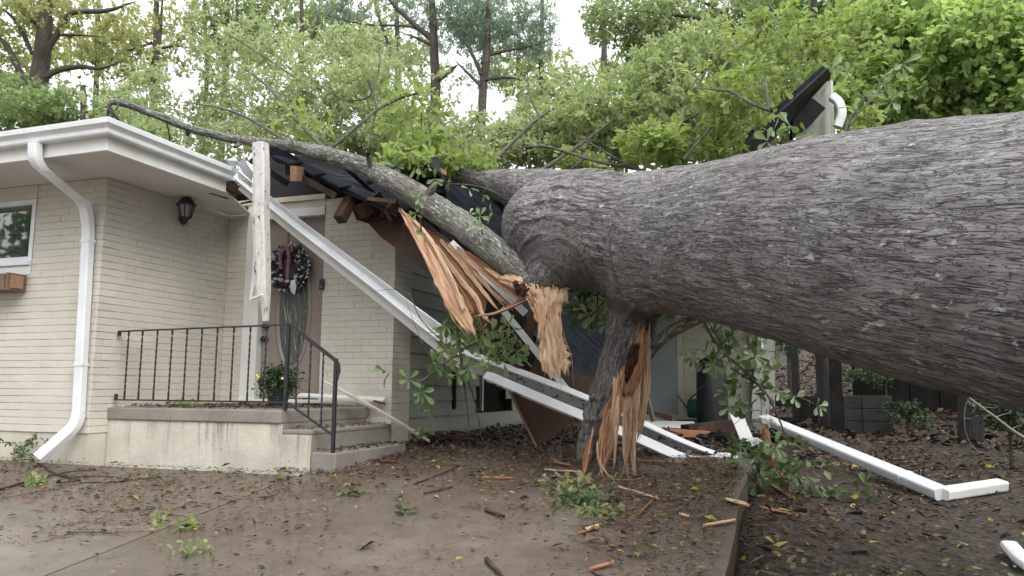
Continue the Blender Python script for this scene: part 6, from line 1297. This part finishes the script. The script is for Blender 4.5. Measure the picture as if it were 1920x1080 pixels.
# single larger scraps on the driveway
def chip(pts, w_, m, lab, soil=False, th=.011, name='wood_chip', cat='wood chip', grp='split wood chips on the driveway'):
    a, b = [ground_at(x, y, soil, th*.6+.01) for x, y in pts]; d = b-a; L_ = np.linalg.norm(d); s = np.cross(d/L_, [0, 0, 1]); n_ = 6; top = []
    for i in range(n_+1):
        t = i/n_; hw = w_/2*math.sin(math.pi*min(max(t*.86+.07, 0), 1))**.6*random.uniform(.75, 1.1); c = a+d*t; top += [c-s*hw, c+s*hw*.9, c+s*hw*.5-np.array([0, 0, th]), c-s*hw*.6-np.array([0, 0, th]), c+np.array([0, 0, th*.35*random.random()+.004])]
    fs = []
    for i in range(n_):
        o_ = i*5
        for p_, q_ in ((0, 4), (4, 1), (1, 2), (2, 3), (3, 0)): fs.append((o_+p_, o_+q_, o_+5+q_, o_+5+p_))
    fs += [(0, 3, 2, 1, 4), tuple(n_*5+k for k in (4, 1, 2, 3, 0))]; V = np.array(top); mb = MB(); mb.add(top, fs); o = mb.build(name, m); me = o.data; at = me.attributes.new('grain', 'FLOAT_VECTOR', 'POINT')
    e_ = d/L_; at.data.foreach_set('vector', np.array([[(v-a)@e_+a[0]*3, (v-a)@s, 0] for v in V], np.float32).ravel()); return tag(o, lab, cat, grp)
for pts, w_, m, lab, soil in ((((1022, 880), (1082, 884)), .10, M_w3, 'long pale split chip just left of the stump foot', 0), (((1040, 866), (1072, 872)), .10, M_w2, 'russet split chip behind the long pale chip', 0), (((905, 894), (962, 896)), .03, M_w2, 'thin russet splinter lying alone in the middle of the driveway', 0),
    (((1088, 996), (1122, 984)), .07, M_w3, 'rounded pale chip by the green sprig in the foreground', 0), (((1362, 934), (1402, 946)), .09, M_w3, 'pale chip on the slab edge below the gutter end', 0), (((1320, 984), (1378, 974)), .06, M_w3, 'long pale chip near the slab edge in the foreground', 0), (((1275, 962), (1292, 968)), .05, M_w3, 'small pale chip left of the slab edge', 0),
    (((1180, 862), (1290, 868)), .05, M_w2, 'long russet splinter right of the hanging splinters', 0), (((1160, 912), (1235, 934)), .03, M_w3, 'thin orange sliver lying right below the hanging splinters', 0), (((1195, 965), (1232, 928)), .02, M_w2, 'thin bent russet sliver crossing the orange one', 0), (((1105, 1066), (1145, 1055)), .04, M_w2, 'narrow russet chip at the bottom edge of the photo', 0),
    (((1425, 950), (1480, 962)), .06, M_w2, 'russet chip lying in the leaves right of the slab', 1), (((700, 862), (742, 866)), .06, mat('dark red wood shard', (.22, .035, .03), (.12, .03, .025), 9, .6), 'dark red shard lying before the porch steps', 0), (((1440, 905), (1490, 935)), .04, M_w2, 'russet splinter under the trailing leaves', 1)):
    chip(pts, w_, m, lab, bool(soil))
for pts, r_, lab in (([(912, 955), (930, 962), (945, 968)], .016, 'short thick dark stick in the middle of the driveway'), ([(912, 1048), (925, 1062), (945, 1082)], .013, 'dark forked stick at the bottom centre'), ([(775, 908), (815, 893), (862, 874)], .007, 'long straight pale twig right of the steps'), ([(795, 924), (822, 919), (848, 912)], .010, 'dark bark strip below the long pale twig'),
                     ([(0, 918), (60, 900), (120, 886), (180, 880)], .012, 'long dark branch lying at the left edge below the downspout'), ([(70, 868), (110, 890), (150, 900), (105, 905)], .010, 'bent dark twig under the leafy sprig by the downspout'), ([(150, 905), (230, 902), (330, 890)], .005, 'very long thin dark twig left on the driveway'), ([(120, 895), (190, 893), (260, 900)], .007, 'medium dark twig beside the very long one')):
    c = [np.r_[ground_at(x, y, False, r_+.004), r_*(1-.5*i/len(pts))] for i, (x, y) in enumerate(pts)]; o = limb_w('stick', c, M_stick, None, 5, 7, .003); o.name = 'stick'; tag(o, lab, 'stick', 'sticks lying on the driveway')
# green sprigs on the ground
def gsprig(x, y, n, r, L, m, lab, h=.06, soil=False):
    g = ground_at(x, y, soil); rt = thing('fallen_sprig', g, lab, 'sprig', 'green sprigs dropped on the ground'); q = g+np.stack([rng.normal(size=n)*r, rng.normal(size=n)*r*.8, rng.random(n)*h+.01], -1); q[:, 2] = np.maximum(q[:, 2], drive_z(q[:, 1])+.01 if not soil else 0)
    limb_w('twig', [np.r_[g+[-r, 0, .015], .004], np.r_[g+[0, .02, .03], .004], np.r_[g+[r, .05, .02], .003]], M_stick, rt, 3, 5, 0); foliage('foliage', q, 6, L, m, rt, SP4, .34, tw=.03, droop=.3)
gsprig(1100, 945, 24, .12, .07, L_gloss, 'bunch of dark green leaves below the stump foot', .08); gsprig(1120, 968, 9, .06, .06, L_oak, 'lighter green leaves just in front of the dark bunch', .05); gsprig(1080, 915, 14, .16, .07, L_fall, 'brownish wilted leaves left of the stump foot', .05)
gsprig(45, 868, 34, .14, .05, L_gloss, 'dark leafy sprig at the mouth of the corner downspout', .22); gsprig(72, 908, 8, .04, .08, L_oak, 'pale green leaves below the downspout sprig', .04); gsprig(350, 992, 7, .05, .06, L_yel, 'yellow green leaves on the joint of the driveway', .02); gsprig(355, 1040, 7, .05, .05, L_oak, 'green sprig at the lower left of the driveway', .03)
gsprig(300, 985, 4, .03, .07, L_yel, 'pair of pale green leaves left on the driveway joint', .02); gsprig(660, 930, 5, .03, .06, L_gloss, 'small dark green sprig in the middle of the driveway', .03); gsprig(755, 965, 4, .03, .06, L_gloss, 'lone dark green leaf pair right of the middle sprig', .03); gsprig(530, 870, 6, .06, .04, L_oak, 'little weeds at the foot of the porch steps', .04); gsprig(355, 758, 12, .10, .05, L_gloss, 'green leaves caught on the porch edge', .04) if False else None
g = Yp(350, 760, 5.9); g[2] = 1.31; rt = thing('fallen_sprig', g, 'green leaves lying on the porch slab behind the railing', 'sprig', 'green sprigs dropped on the ground'); foliage('foliage', g+np.stack([rng.normal(size=14)*.09, rng.normal(size=14)*.05, rng.random(14)*.05+.01], -1), 6, .05, L_oak, rt, SP4, .34, tw=.03)
# litter on the porch and steps
def pl(name, n, x0, x1, y0, y1, z, lab, L=.028):
    X, Y = rng.uniform(x0, x1, n), rng.uniform(y0, y1, n); p = np.stack([X, Y, z+.004+rng.random(n)*.02], -1); a = rng.uniform(0, 6.28, n); d = np.stack([np.cos(a), np.sin(a), rng.normal(size=n)*.2], -1); up = unit(np.stack([rng.normal(size=n)*.3, rng.normal(size=n)*.3, np.ones(n)], -1)); Ls = L*rng.lognormal(0, .4, n); V, F = leaf_arrays(p, d, up, Ls, Ls*.5, LO); tag(np_mesh(name, V, F, L_lit3 if n % 2 else L_lit, None, rnd=np.repeat(rng.random(n), 4), kind='stuff'), lab, 'leaf litter')
pl('porch_leaves', 1500, -6.05, -4.2, 5.85, 7.2, 1.305, 'brown leaves lying on the porch slab'); pl('porch_crumbs', 1201, -6.05, -4.2, 5.8, 7.2, 1.305, 'dark crumbs on the porch slab', .02); pl('step_leaves', 240, -4.1, -3.86, 5.8, 7.15, 1.14, 'leaves on the upper step'); pl('step_crumbs', 301, -3.83, -3.61, 5.8, 7.0, .957, 'dark leaves on the lower step', .03)
